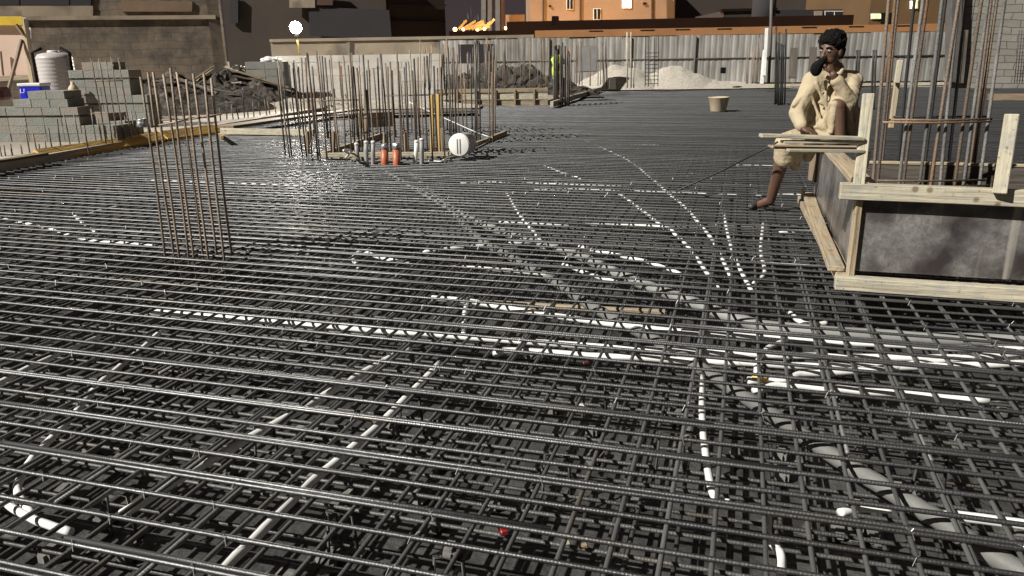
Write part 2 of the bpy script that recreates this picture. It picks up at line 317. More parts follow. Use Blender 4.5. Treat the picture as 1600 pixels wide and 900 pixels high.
def beam(name, p0, p1, wd, ht, m, parent=None, up=Vector((0, 0, 1)), bev=0.004, warp=0.0):
    """timber with its long side along local X; wd along Y, ht along up"""
    p0 = Vector(p0); p1 = Vector(p1); L = (p1 - p0).length
    n = max(1, min(10, int(L / 0.25))); bm = bmesh.new(); rings = []
    ph = rnd() * 9
    for i in range(n + 1):
        x = -L / 2 + L * i / n
        dy = warp * math.sin(ph + x * 2.1) + ru(-1, 1) * 0.002; dz = warp * math.cos(ph + x * 1.7) + ru(-1, 1) * 0.0015
        rings.append([bm.verts.new((x, dy + a * wd / 2, dz + b * ht / 2)) for a, b in ((-1, -1), (1, -1), (1, 1), (-1, 1))])
    for i in range(n):
        for k in range(4):
            k2 = (k + 1) % 4; bm.faces.new((rings[i][k], rings[i][k2], rings[i + 1][k2], rings[i + 1][k]))
    bm.faces.new(rings[0][::-1]); bm.faces.new(rings[-1])
    bmesh.ops.recalc_face_normals(bm, faces=bm.faces[:])
    if bev > 0:
        ed = [e for e in bm.edges if e.calc_face_angle(0) > 0.8]
        bmesh.ops.bevel(bm, geom=ed, offset=bev, segments=1, affect='EDGES', clamp_overlap=True)
    me = bpy.data.meshes.new(name); bm.to_mesh(me); bm.free()
    return link(name, me, M[m] if isinstance(m, str) else m, parent, (p0 + p1) / 2, basis(p0, p1, up))
def rod(name, pts, r, m, parent=None, n=6, smooth=True):
    """a steel bar in its own frame (local X along it), gently bent through pts"""
    pts = [Vector(p) for p in pts]; c = (pts[0] + pts[-1]) / 2; R = basis(pts[0], pts[-1]); Ri = R.transposed()
    b = MB(); b.tube([Ri @ (p - c) for p in pts], r, n)
    me = bpy.data.meshes.new(name); me.from_pydata(b.v, [], b.f)
    if smooth: me.polygons.foreach_set('use_smooth', [True] * len(me.polygons))
    return link(name, me, M[m] if isinstance(m, str) else m, parent, c, R)
def vbar(base, top, r, m, parent, name='bar', bend=0.012, seg=4, n=6):
    base = Vector(base); top = Vector(top); a = ru(0, 6.28); pts = []
    for i in range(seg + 1):
        t = i / seg; k = math.sin(math.pi * t) * bend * (top - base).length
        pts.append(base.lerp(top, t) + Vector((math.cos(a) * k, math.sin(a) * k, 0)))
    return rod(name, pts, r, m, parent, n)
def spline(pts, n=8):
    pts = [Vector(p) for p in pts]
    if len(pts) == 2: return [pts[0].lerp(pts[1], i / n) for i in range(n + 1)]
    P = [pts[0] * 2 - pts[1]] + pts + [pts[-1] * 2 - pts[-2]]; out = []
    for i in range(1, len(P) - 2):
        for k in range(n):
            t = k / n; a, b, c, d = P[i - 1], P[i], P[i + 1], P[i + 2]
            out.append(0.5 * ((2 * b) + (c - a) * t + (2 * a - 5 * b + 4 * c - d) * t * t + (3 * b - a - 3 * c + d) * t ** 3))
    out.append(pts[-1]); return out
def structure(o): o['kind'] = 'structure'; return o

# ------------------------------------------------------------------ ground and pit
ZG = 0.10; ZF = -0.27
PL = at(0, 268); P1 = at(335, 205)
dl = (P1 - PL)
P0 = PL - dl * 2.4
P2 = at(600, 158); P3 = at(690, 151); P4 = at(700, 166); P5 = at(850, 164); P6 = at(935, 141); P7 = at(1600, 134)
P7 = P6.lerp(P7, 1.45)
pit = [P0, P1, P2, P3, P4, P5, P6, P7, Vector((P7.x + 1, -5, 0)), Vector((P0.x - 0.5, -5, 0))]
def make_ground():
    bm = bmesh.new()
    def loop(pts, z):
        vs = [bm.verts.new((p[0], p[1], z)) for p in pts]
        return vs, [bm.edges.new((vs[i], vs[(i + 1) % len(vs)])) for i in range(len(vs))]
    S = 600
    _, e1 = loop([(-S, -S), (S, -S), (S, S), (-S, S)], ZG)
    pv, e2 = loop([(p.x, p.y) for p in pit], ZG)
    bmesh.ops.triangle_fill(bm, use_beauty=True, edges=e1 + e2)
    bad = []
    for f in bm.faces:
        c = f.calc_center_median()
        if inside(c.x, c.y, pit): bad.append(f)
    bmesh.ops.delete(bm, geom=bad, context='FACES_ONLY')
    lo = [bm.verts.new((v.co.x, v.co.y, ZF - 0.05)) for v in pv]
    for i in range(len(pv)):
        j = (i + 1) % len(pv); bm.faces.new((pv[i], pv[j], lo[j], lo[i]))
    bmesh.ops.recalc_face_normals(bm, faces=bm.faces[:])
    me = bpy.data.meshes.new('ground'); bm.to_mesh(me); bm.free()
    return structure(link('ground', me, M['sand']))
def inside(x, y, poly):
    r = False; n = len(poly)
    for i in range(n):
        a = poly[i]; b = poly[(i + 1) % n]
        if (a.y > y) != (b.y > y) and x < (b.x - a.x) * (y - a.y) / (b.y - a.y) + a.x: r = not r
    return r
make_ground()
fb = MB(); fb.v = [Vector((p.x, p.y, ZF)) for p in pit]; fb.f = [tuple(reversed(range(len(pit))))]
structure(fb.build('pit_floor', M['floor'], origin=Vector((0, 0, ZF))))

# ------------------------------------------------------------------ rebar mats
barpoly = [Vector((-2.9, 0.0, 0)), P0.lerp(P1, 0.62) + Vector((0.06, 0, 0)), P1 + Vector((0.06, 0, 0)), P2 + Vector((0.06, -0.1, 0)), P3 + Vector((0, -0.15, 0)), P4 + Vector((0, -0.12, 0)), P5 + Vector((0, -0.12, 0)), P6 + Vector((0, -0.12, 0)),
           P6.lerp(P7, 0.80) + Vector((0, -0.12, 0)), Vector((3.3, 0.0, 0))]
barpoly_low = [Vector((-2.9, 0.0, 0)), Vector((-6.0, 6.5, 0)), Vector((6.0, 6.5, 0)), Vector((3.3, 0.0, 0))]
def spans(poly, org, d):
    """intervals of the line org + t d that lie inside the polygon"""
    nrm = Vector((-d.y, d.x, 0)); ts = []
    for i in range(len(poly)):
        a = poly[i]; b = poly[(i + 1) % len(poly)]
        sa = (a - org).dot(nrm); sb = (b - org).dot(nrm)
        if (sa > 0) != (sb > 0):
            t = sa / (sa - sb); ts.append(((a.lerp(b, t)) - org).dot(d))
    ts.sort()
    return [(ts[i], ts[i + 1]) for i in range(0, len(ts) - 1, 2) if ts[i + 1] - ts[i] > 0.3]
def mat_bar(name, a, b, z, r, m, parent, wob=0.005, n=6):
    L = (b - a).length; k = max(3, int(L / 0.55)); d = (b - a) / L; s = Vector((-d.y, d.x, 0)); ph = ru(0, 50); ph2 = ru(0, 50); pts = []
    for i in range(k + 1):
        p = a.lerp(b, i / k); x = L * i / k
        q = wob * (noise.noise((x * 0.55, ph, 0)) + 0.0); q2 = wob * 1.8 * noise.noise((x * 0.3, ph2, 3.7))
        pts.append(Vector((p.x, p.y, z)) + s * q2 + Vector((0, 0, q)))
    return rod(name, pts, r, m, parent, n)
SP = 0.125; RT = 0.0073; RC = 0.0074
ZX = -RT - RC                       # cross bars hang right under the long ones
top = thing('rebar_mat', 'dark steel rebar grid covering the whole floor, its upper layer on top', 'rebar mat', (0, 3, 0))
low = thing('rebar_mat', 'lower layer of close-set rebar seen down through the upper grid', 'rebar mat', (0, 2.5, ZF))
def vline(i): return 0.35 + i * SP
LONG = []; CROSS = []
for i in range(0, 262):
    v = vline(i) + ru(-1, 1) * (0.010 if i < 90 else 0.006)
    yaw = ru(-1, 1) * 0.0025 if i < 60 else 0
    d = (U + V * yaw).normalized(); org = V * v
    LONG.append(v)
    for (a, b) in spans(barpoly, org, d):
        mat_bar('long_bar', org + d * a, org + d * b, 0.0, RT * ru(0.94, 1.06), M['bar_top'], top)
for i in range(-100, 110):
    u = i * SP + ru(-1, 1) * 0.009
    yaw = ru(-1, 1) * 0.003
    d = (V + U * yaw).normalized(); org = U * u
    CROSS.append(u)
    for (a, b) in spans(barpoly, org, d):
        mat_bar('cross_bar', org + d * a, org + d * b, ZX, RC * ru(0.94, 1.06), M['bar_cross'], top)
# lap splices: a second bar tied beside the first over about a metre
for k in range(46):
    i = random.randrange(6, 62); v = LONG[i] + 0.0185; c = ru(-3.2, 3.2) * (0.5 + i * SP * 0.2); L = ru(0.7, 2.6)
    mat_bar('lap_bar', V * v + U * (c - L), V * v + U * (c + L), ru(-0.002, 0.002), RT, M['bar_top'], top, 0.003)
for k in range(44):
    u = random.choice([q for q in CROSS if -5 < q < 5]); L = ru(0.5, 1.6); c = ru(1.4, 6)
    u2 = u + 0.0172
    mat_bar('lap_bar', U * u2 + V * (c - L), U * u2 + V * (c + L), ZX - ru(0, 0.004), RC, M['bar_cross'], top, 0.003)
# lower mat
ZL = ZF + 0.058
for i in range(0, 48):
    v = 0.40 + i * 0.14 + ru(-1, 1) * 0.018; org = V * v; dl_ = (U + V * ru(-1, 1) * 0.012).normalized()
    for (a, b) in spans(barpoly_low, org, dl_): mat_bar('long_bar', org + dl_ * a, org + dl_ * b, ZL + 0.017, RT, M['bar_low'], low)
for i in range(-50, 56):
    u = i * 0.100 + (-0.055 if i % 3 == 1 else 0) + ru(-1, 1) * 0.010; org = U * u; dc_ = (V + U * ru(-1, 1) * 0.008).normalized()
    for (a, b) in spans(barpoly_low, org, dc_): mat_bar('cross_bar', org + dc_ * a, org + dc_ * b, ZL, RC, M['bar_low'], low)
# tie wires at the crossings of the upper mat (too small to pick apart)
tw = MB()
for k in range(1500):
    i = int((rnd() ** 1.6) * 62) + 2; v = LONG[i]; u = random.choice(CROSS)
    p = uv(u, v)
    if not (abs(p.x) < 0.8 * p.y + 0.6 and p.y > 0.6): continue
    a = ru(0, 6.28)
    c, s_ = math.cos(a), math.sin(a)
    e1 = U * 0.013 + V * 0.013; e2 = U * 0.013 - V * 0.013
    e = e1 if rnd() < 0.5 else e2
    tw.tube([p - e + Vector((0, 0, -0.012)), p - e * 0.4 + Vector((0, 0, RT + 0.0015)), p + e * 0.4 + Vector((0, 0, RT + 0.0015)), p + e + Vector((0, 0, -0.012))], 0.0010, 3, False)
    q = p + e * 0.3 + Vector((0, 0, RT + 0.001)); ln = ru(0.004, 0.02)
    tw.tube([q, q + Vector((c * ln * 0.5, s_ * ln * 0.5, ln * 0.6)), q + Vector((c * ln * 1.1, s_ * ln * 1.1, ln * ru(-0.2, 0.8)))], 0.0010, 3, False)
o = tw.build('tie_wire', M['wire'], top); o['kind'] = 'stuff'
# steel chairs that carry the upper mat
for k, (px, py) in enumerate([(410, 650), (1050, 665), (530, 790), (870, 700), (180, 760), (1290, 640), (1460, 700), (700, 860), (640, 610), (280, 560), (1180, 560), (930, 590)]):
    p = at(px, py, -0.02)
    c = MB(); s2 = 0.05
    a = U * s2; b = V * 0.10
    c.tube([p - a - b + Vector((0, 0, ZL + 0.03)), p - a + Vector((0, 0, ZL + 0.03)), p - a * 0.8 + Vector((0, 0, ZX - 0.012)), p + a * 0.8 + Vector((0, 0, ZX - 0.012)), p + a + Vector((0, 0, ZL + 0.03)), p + a + b + Vector((0, 0, ZL + 0.03))], 0.006, 6)
    tag(c.build('bar_chair', M['bar_dark'], smooth=True), 'bent steel bar chair standing between the two rebar layers', 'bar chair', 'bar chairs under the upper rebar')

# ------------------------------------------------------------------ conduits and pipes threaded between the mats
def pipe(name, pxs, r, m, label, cat, z=None, group=None, n=10):
    zc = (ZX - RC - r - 0.004) if z is None else z
    pts = spline([at(x, y, zc) for x, y in pxs], 7)
    off = ru(0, 40)
    pts = [p + Vector((0, 0, -0.006 - 0.006 * noise.noise((i * 0.3, off, 0)))) for i, p in enumerate(pts)]
    b = MB(); b.tube(pts, r, n)
    return tag(b.build(name, M[m], smooth=True), label, cat, group)
G = 'white conduits laid under the upper rebar'
CON = [
 ([(235, 485), (380, 497), (560, 512), (730, 525), (900, 537), (1066, 547), (1230, 553), (1400, 557), (1530, 556), (1620, 547)], 'longest white conduit, crossing the middle of the grid from far left to right edge'),
 ([(772, 551), (800, 546), (900, 552), (1066, 561), (1230, 568), (1400, 571), (1620, 566)], 'white conduit starting with a bent end just below the longest one, running right'),
 ([(675, 464), (730, 469), (830, 486), (930, 501), (1066, 517), (1200, 525), (1400, 538), (1620, 546)], 'white conduit slanting down right beside the yellow timber, towards the right edge'),
 ([(733, 462), (727, 480), (724, 522)], 'short white conduit dropping between two long conduits near the yellow timber'),
 ([(640, 543), (600, 562), (520, 608), (430, 660), (330, 715), (190, 800)], 'left one of two white conduits running diagonally down to lower left'),
 ([(687, 566), (620, 635), (560, 690), (480, 755), (400, 835), (320, 912)], 'right one of two white conduits running diagonally to the bottom edge'),
 ([(258, 508), (215, 548), (165, 588), (110, 650), (62, 700), (32, 745), (28, 768), (50, 802)], 'white conduit curving down the left side, hooked at its lower end'),
 ([(155, 524), (100, 546), (36, 578), (-40, 612)], 'white conduit going off the left edge at mid height'),
 ([(1178, 609), (1220, 600), (1300, 606), (1400, 613), (1545, 624)], 'white conduit ending short of the right edge, lowest of the bundle right of centre'),
 ([(1168, 592), (1225, 592), (1252, 583), (1300, 580), (1380, 574), (1460, 563), (1620, 547)], 'white conduit with a yellow coupler, kinked upward to the right'),
 ([(1228, 529), (1200, 542), (1185, 560), (1182, 582)], 'short white conduit elbow turning down to the yellow coupler'),
 ([(1096, 583), (1098, 660), (1104, 715), (1112, 762), (1122, 778), (1140, 785)], 'white conduit running straight towards the viewer, hooked right at its end'),
 ([(1199, 796), (1200, 835), (1214, 852), (1221, 872), (1219, 915)], 'white conduit with a double bend at the bottom edge right of centre'),
 ([(1312, 799), (1345, 791), (1392, 794)], 'short bent white conduit end poking out left of the grey pipe'),
 ([(1462, 801), (1530, 808), (1640, 822)], 'white conduit leaving at the lower right corner beyond the grey pipe'),
 ([(832, 294), (940, 297), (1060, 299), (1150, 304), (1290, 303)], 'white conduit running straight across behind the seated man\'s foot'),
 ([(720, 284), (800, 285), (990, 289)], 'white conduit just behind and left of the one at the seated man\'s foot'),
 ([(780, 345), (900, 350), (1030, 353), (1056, 366), (1082, 392), (1104, 424), (1122, 448)], 'white conduit running right, then bending towards the viewer'),
 ([(850, 259), (880, 269), (910, 279)], 'short white conduit slanting in the mid distance right of the orange stubs'),
 ([(885, 208), (930, 225), (985, 252), (1020, 280), (1045, 302), (1070, 322), (1092, 347), (1112, 372), (1128, 402), (1147, 442)], 'long white conduit curving from the far dark grid towards the viewer'),
 ([(968, 303), (1000, 325), (1040, 357)], 'short white conduit joining the bend of the curved one'),
 ([(1130, 328), (1140, 375), (1153, 412), (1174, 452)], 'white conduit nearly straight down, between the curved one and the formwork box'),
 ([(1193, 348), (1189, 390), (1195, 424), (1178, 442)], 'white conduit nearest to the left side of the plywood box'),
 ([(790, 298), (812, 335), (835, 362), (852, 386)], 'white conduit curving down in the middle of the grid'),
 ([(228, 281), (280, 283), (350, 286), (480, 290)], 'white conduit passing behind the freestanding column bars on the left'),
 ([(-20, 336), (60, 352), (130, 372), (180, 378), (260, 384)], 'white conduit entering at the left edge in front of the yellow kerb board'),
 ([(112, 330), (128, 346), (150, 362)], 'short white conduit stub left of the freestanding column bars'),
 ([(186, 321), (150, 330), (120, 341)], 'short white conduit crossing the stub left of the freestanding column bars'),
 ([(905, 384), (950, 394), (1020, 410), (1066, 428)], 'white conduit lying just above the grey flexible pipe'),
 ([(880, 412), (925, 428), (965, 440)], 'short white conduit between the two grey flexible pipes'),
 ([(660, 392), (740, 384), (850, 376)], 'white conduit rising slightly to the right, left of the grey pipes'),
 ([(1218, 362), (1260, 360), (1300, 358)], 'short white conduit tucked under the left side of the box'),
 ([(1150, 258), (1215, 258), (1255, 258)], 'short far white conduit level with the man\'s shin'),
 ([(925, 224), (980, 225), (1030, 226)], 'short white conduit far off in the dark part of the grid'),
 ([(560, 417), (552, 402), (566, 391), (590, 400), (640, 410)], 'curled white conduit end left of the grey pipes'),
 ([(0, 772), (20, 790), (60, 812), (110, 828)], 'white conduit piece low down at the left edge'),
 ([(700, 413), (780, 420), (860, 428)], 'short white conduit passing under the left grey pipe'),
 ([(1235, 487), (1245, 497), (1262, 505), (1292, 502)], 'short curled white conduit above the thick grey pipe'),
]
for k, (pxs, lab) in enumerate(CON): pipe('white_conduit', pxs, 0.0155 if k in (0, 1, 2, 4, 5, 8, 9, 14) else 0.0126, 'conduit', lab, 'conduit')
pipe('grey_pipe', [(640, 268), (690, 310), (740, 365), (790, 396), (850, 428), (920, 474), (990, 512), (1050, 545), (1110, 583), (1180, 628), (1260, 682), (1330, 727), (1400, 770), (1460, 806), (1530, 852), (1620, 905)], 0.029, 'greypipe', 'long grey pipe running diagonally from the orange stubs to the lower right corner', 'pipe', z=-0.0565)
pipe('grey_pipe', [(600, 266), (660, 300), (740, 343), (830, 376), (900, 396), (960, 424), (1030, 452), (1100, 478), (1150, 496), (1215, 511), (1400, 524), (1640, 534)], 0.033, 'greypipe_light', 'long light grey pipe bending to run in front of the plywood box', 'pipe', z=-0.0575)
cp = at(1186, 591, -0.04)
b = MB(); b.tube([cp - U * 0.028, cp + U * 0.028], 0.021, 10); tag(b.build('pipe_coupler', M['wood_yellow'], smooth=True), 'small yellow coupler on a white conduit right of centre', 'coupler')

# things on the pit floor
beam_lab = 'pale yellow timber lying under the rebar in the middle of the grid'
tag(beam('timber', at(750, 474, -0.20), at(1040, 489, -0.20), 0.04, 0.035, 'wood_mid'), beam_lab, 'timber')
sb = bpy.data.meshes.new('spacer_block'); bm = bmesh.new(); bmesh.ops.create_cube(bm, size=1.0)
bmesh.ops.scale(bm, vec=(0.05, 0.09, 0.05), verts=bm.verts[:]); bmesh.ops.bevel(bm, geom=bm.edges[:], offset=0.012, segments=2, affect='EDGES'); bm.to_mesh(sb); bm.free()
for k in range(70):
    px = ru(0, 1600); py = 560 + 330 * rnd(); p = at(px, py, ZF)
    o = link('spacer_block', sb, M['stone'], None, p + Vector((0, 0, 0.025)), Matrix.Rotation(-TH + ru(-0.3, 0.3), 3, 'Z'))
    tag(o, 'small grey concrete spacer block on the dark floor under the rebar', 'spacer block', 'concrete spacer blocks under the rebar')
def scrap(name, px, py, dims, m, lab, cat, z=ZF + 0.05, yaw=0.3):
    b = MB(); p = at(px, py, z); b.box(p, dims, Matrix.Rotation(yaw, 3, 'Z')); return tag(b.build(name, M[m], bev=0.004), lab, cat)
scrap('plastic_scrap', 785, 826, (0.026, 0.055, 0.02), 'red', 'red plastic scrap lying under the grid near the bottom edge', 'scrap', ZF + 0.10)
scrap('brick_chip', 915, 567, (0.03, 0.02, 0.015), 'maroon', 'small rust red chip under the conduits in the middle', 'chip', -0.06)
scrap('stone_chip', 885, 849, (0.022, 0.02, 0.015), 'wood', 'pale yellow stone chip left of the tan one near the bottom edge', 'chip', ZF + 0.1)
scrap('stone_chip', 911, 853, (0.028, 0.018, 0.014), 'wood_mid', 'tan stone chip right of the pale yellow one near the bottom edge', 'chip', ZF + 0.1)
scrap('stone_chip', 908, 636, (0.025, 0.025, 0.02), 'white', 'round white chip under the grid right of centre', 'chip', -0.1)

# ------------------------------------------------------------------ plywood formwork box on the right
C0 = at(1312, 446, 0.02)                       # near left corner
ub = C0.dot(U); vb = C0.dot(V)
BW = 2.3; BD = 2.45; Z0 = 0.10; Z1 = 0.525
box = thing('formwork_box', 'plywood formwork box with pale timber edging around the rebar column', 'formwork', uv(ub + BW / 2, vb + BD / 2, 0))
def bp(u, v, z): return uv(ub + u, vb + v, z)
def panel(name, a, b_, c, dims_t, m, parent):
    return beam(name, a, b_, dims_t, c, m, parent, bev=0.002)
h = Z1 - Z0; zm = (Z0 + Z1) / 2
panel('front_panel', bp(0.065, 0.03, zm), bp(1.225, 0.03, zm), h, 0.018, M['ply'], box)
panel('front_panel', bp(1.23, 0.034, zm), bp(BW, 0.034, zm), h, 0.018, M['ply'], box)
panel('side_panel', bp(0.05, 0.045, zm), bp(0.05, BD - 0.02, zm), h, 0.018, M['ply'], box)
panel('side_panel', bp(BW, 0.05, zm), bp(BW, BD - 0.02, zm), h, 0.018, M['ply'], box)
panel('back_panel', bp(0.09, 1.12, zm), bp(BW - 0.02, 1.12, zm), h, 0.018, M['wood_dark'], box)
beam('back_rail', bp(0.14, 1.12, Z1 + 0.012), bp(BW - 0.02, 1.12, Z1 + 0.012), 0.03, 0.02, 'wood_mid', box)
fr = beam('top_rail', bp(-0.055, -0.025, Z1 + 0.005), bp(1.17, -0.03, Z1 + 0.0), 0.06, 0.082, 'wood', box, warp=0.003)
beam('top_rail', bp(1.175, -0.02, Z1 + 0.004), bp(BW + 0.05, -0.02, Z1), 0.06, 0.075, 'wood', box, warp=0.003)
beam('bottom_rail', bp(-0.03, -0.03, 0.048), bp(BW, -0.03, 0.045), 0.07, 0.072, 'wood', box, warp=0.004)
beam('bottom_rail', bp(0.02, 0.02, 0.06), bp(-0.03, BD, 0.06), 0.09, 0.05, 'wood_mid', box, warp=0.004)
beam('bottom_rail', bp(-0.02, 0.03, 0.10), bp(-0.01, BD - 0.1, 0.115), 0.085, 0.03, 'wood_mid', box, warp=0.004)
beam('top_batten', bp(0.09, 0.10, Z1 + 0.02), bp(0.06, BD - 0.1, Z1 + 0.02), 0.10, 0.04, 'wood_mid', box, warp=0.003)
beam('corner_stud', bp(0.045, 0.008, Z0 - 0.03), bp(0.045, 0.008, Z1 - 0.04), 0.035, 0.04, 'wood_mid', box)
beam('side_stud', bp(0.02, BD - 0.10, 0.22), bp(0.02, BD - 0.10, Z1), 0.03, 0.14, 'wood_brown', box)
beam('stake', bp(-0.05, BD - 0.2, 0.0), bp(-0.05, BD - 0.2, 0.19), 0.025, 0.025, 'wood', box)
pa = aty(1342, 292, bp(0.1, 0.0, 0).y); pb = aty(1357, 146, bp(0.1, 0.02, 0).y + 0.02)
post = beam('post', Vector((pa.x, pa.y, Z1 + 0.01)), pb, 0.03, 0.055, 'wood', box, up=U)
pa2 = aty(1562, 302, bp(1.0, 0.02, 0).y); pb2 = aty(1581, 178, bp(1.0, 0.02, 0).y + 0.02)
beam('post', pa2, pb2, 0.04, 0.062, 'wood', box, up=(U * 0.9 - V * 0.25).normalized())
# cross planks nailed to the left post
yp = pb.y - 0.045
def plank(x0, y0, x1, y1, dd, t, m): return beam('plank', aty(x0, y0, yp + dd), aty(x1, y1, yp + dd + 0.02), 0.05, t, m, box, bev=0.002)
plank(1188, 212, 1348, 216, 0.0, 0.018, 'wood')
plank(1222, 221, 1346, 222, 0.012, 0.013, 'wood')
plank(1230, 234, 1348, 236, 0.005, 0.014, 'wood')
beam('plank', aty(1205, 229, yp + 0.1), aty(1346, 231, yp + 0.12), 0.10, 0.012, 'wood_mid', box, bev=0.002)
beam('batten', aty(1352, 262, yp + 0.1), aty(1358, 236, yp + 0.1), 0.02, 0.03, 'wood', box)
# timber post behind, inside the cage
o = thing('timber_prop', 'narrow pale timber prop standing behind the rebar column', 'prop', aty(1393, 290, 5.2))
beam('prop', aty(1392, 200, 5.2), aty(1402, 125, 5.2), 0.03, 0.035, 'wood_mid', o, up=U); beam('prop_head', aty(1401, 130, 5.16), aty(1407, 94, 5.16), 0.03, 0.036, 'wood', o, up=U)
# rebar column rising out of the box
cage = thing('column_cage', 'tall rusty and grey rebar column rising out of the plywood box', 'rebar column', aty(1450, 300, 4.75))
cage_bars = [(95, 165, 0, 'bar_rust'), (115, 192, 0, 'bar_rust'), (148, 226, 1, 'bar_rust'), (250, 330, 1, 'bar_dark'), (268, 372, 0, 'bar_grey'), (296, 402, 0, 'bar_rust'), (384, 482, 0, 'bar_grey'), (404, 505, 1, 'bar_dark'),
             (470, 592, 0, 'bar_rust'), (530, 612, 0, 'bar_grey'), (556, 640, 1, 'bar_dark'), (624, 740, 0, 'bar_rust'), (668, 775, 0, 'bar_grey'), (705, 803, 1, 'bar_rust'), (730, 842, 1, 'bar_rust'), (776, 886, 0, 'bar_grey')]
for xb, xt, row, m in cage_bars:
    y = 4.55 if row == 0 else 4.95
    pb_ = aty(1340 + xb / 4.09, 296, y); pt_ = aty(1340 + xt / 4.09, 100, y)
    d = (pt_ - pb_); d = d / d.z
    base = pb_ + d * (-0.2 - pb_.z); tp = pb_ + d * (ru(1.95, 2.3) - pb_.z)
    vbar(base, tp, 0.0098, m, cage, bend=0.004, seg=6, n=8)
for yy, x0, x1 in ((191, 1379, 1548), (187, 1392, 1545), (291, 1362, 1545), (282, 1370, 1540)):
    rod('tie_bar', [aty(x0, yy, 4.52), aty((x0 + x1) / 2, yy + 1, 4.52), aty(x1, yy - 1, 4.52)], 0.0065, 'bar_rust', cage)
    rod('tie_bar', [aty(x0 + 4, yy - 4, 4.99), aty(x1 + 2, yy - 5, 4.99)], 0.0065, 'bar_dark', cage)
tag(rod('loose_bar', [at(1056, 299, 0.012), aty(1130, 266, 6.2), aty(1215, 222, 5.6)], 0.007, 'bar_dark'), 'thin dark bar slanting up from the grid to the man\'s knee', 'steel bar')

# ------------------------------------------------------------------ freestanding column bars on the left
fc = thing('column_cage', 'freestanding row of ten thin tan column bars on the left', 'rebar column', at(310, 401, 0))
lb = [(1030, 805), (1090, 782), (1120, 806), (1175, 790), (1215, 815), (1265, 790), (1305, 816), (1355, 790), (1405, 832), (1452, 796)]
lt = [(878, 480), (925, 450), (957, 450), (1022, 465), (1065, 425), (1105, 450), (1165, 495), (1207, 460), (1275, 460), (1320, 490)]
for (bx, by), (tx, ty) in zip(lb, lt):
    p = at(bx / 4, 200 + by / 4, 0); t = aty(tx / 4, ty / 4, p.y - 0.03)
    d = (t - p); vbar(p - d * 0.12, t, 0.0082, 'bar_tan', fc, bend=0.006, seg=5)
yq = at(300, 401, 0).y - 0.04
rod('tie_bar', [aty(237, 198, yq - 0.05), aty(300, 186, yq), aty(346, 178, yq - 0.05)], 0.006, 'bar_tan', fc)
rod('tie_bar', [aty(250, 188, yq + 0.1), aty(335, 182, yq + 0.1)], 0.006, 'bar_tan', fc)
tn = MB(); c = aty(223, 192, yq - 0.09)
tn.lathe([(0.030, -0.024), (0.037, -0.022), (0.033, 0.0), (0.030, 0.022), (0.029, 0.026), (0.024, 0.026), (0.024, 0.018)], 20, Matrix.Translation(c))
tag(tn.build('tin_cup', M['tape'], smooth=True), 'small white cup hung on the tie of the left column bars', 'cup')

# ------------------------------------------------------------------ kerb boards along the pit edge
kb = thing('kerb_board', 'long yellow formwork board edging the pit on the left', 'board', PL)
def edge(p, q, t): return p.lerp(q, t)
e0 = P0.lerp(PL, 0.72); e1 = at(88, 250, 0.0)
lead = Vector((0, 0, 1))
beam('board', at(62, 244, 0.08), at(252, 213, 0.08), 0.05, 0.19, 'wood_yellow', kb, up=Vector((-0.78, 0, 0.62)), warp=0.006)
beam('board', at(255, 213, 0.08), at(338, 201, 0.08), 0.05, 0.19, 'wood_yellow', kb, up=Vector((-0.78, 0, 0.62)), warp=0.004)
beam('board', e0 + Vector((-0.03, 0, 0.05)), at(58, 247, 0.05), 0.07, 0.13, 'wood_mid', kb, warp=0.008)
beam('waler', e0 + Vector((0.08, 0, -0.03)), at(240, 222, -0.03), 0.07, 0.08, 'wood_mid', kb, warp=0.01)
beam('plank', at(-60, 262, 0.14), at(70, 240, 0.14), 0.12, 0.03, 'wood_brown', kb, warp=0.006)
# starter bars along that edge
sb1 = thing('starter_bar_row', 'row of short starter bars standing behind the yellow kerb board', 'starter bars', at(100, 240, ZG))
for (xb, yb, xt, yt) in [(-30, 735, -60, 600), (15, 735, -5, 610), (60, 730, 30, 600), (125, 725, 90, 590), (195, 715, 180, 600), (265, 705, 220, 470), (330, 695, 285, 490), (405, 680, 395, 570), (350, 700, 340, 590), (470, 665, 425, 450), (540, 660, 500, 370), (625, 640, 560, 330), (705, 630, 650, 330), (785, 665, 740, 430),
                         (855, 610, 800, 280), (905, 600, 855, 360), (960, 600, 900, 400), (1075, 590, 1050, 400), (1130, 560, 1095, 345), (1190, 550, 1150, 295), (1225, 540, 1185, 300), (1260, 530, 1240, 440), (1330, 520, 1310, 420)]:
    p = at(xb / 5.625, 120 + yb / 5.625, 0.05); t = aty(xt / 5.625, 120 + yt / 5.625, p.y)
    vbar(p - Vector((0, 0, 0.15)), t, 0.0105, 'bar_rust' if rnd() < 0.6 else 'bar_grey', sb1, bend=0.012, seg=3)
sb2 = thing('starter_bar_row', 'row of short dark starter bars in front of the grey block stack', 'starter bars', at(440, 185, ZG))
for k in range(26):
    x = 338 + k * 8.6 + ru(-2, 2); yb = 194 - k * 1.15 + ru(-1, 1); p = at(x, yb, 0.05); t = aty(x - ru(1, 5), yb - ru(18, 30) - (22 if k == 5 else 0), p.y)
    vbar(p, t, 0.013, 'bar_dark' if rnd() < 0.7 else 'bar_rust', sb2, bend=0.012, seg=2, n=5)
sc1 = thing('slender_cage', 'slender cage of tall thin bars in front of the left block stack', 'rebar cage', at(180, 225, 0.05))
for (xb, yb, xt, yt) in [(940, 640, 800, -165), (995, 630, 868, -160), (1050, 620, 930, -150), (1105, 610, 975, -175), (1165, 600, 1040, -170)]:
    p = at(xb / 5.625, 120 + yb / 5.625, 0.02); t = aty(xt / 5.625, 120 + yt / 5.625, p.y); vbar(p, t, 0.010, 'bar_rust', sc1, bend=0.006, seg=4, n=5)
ys = at(180, 230, 0).y
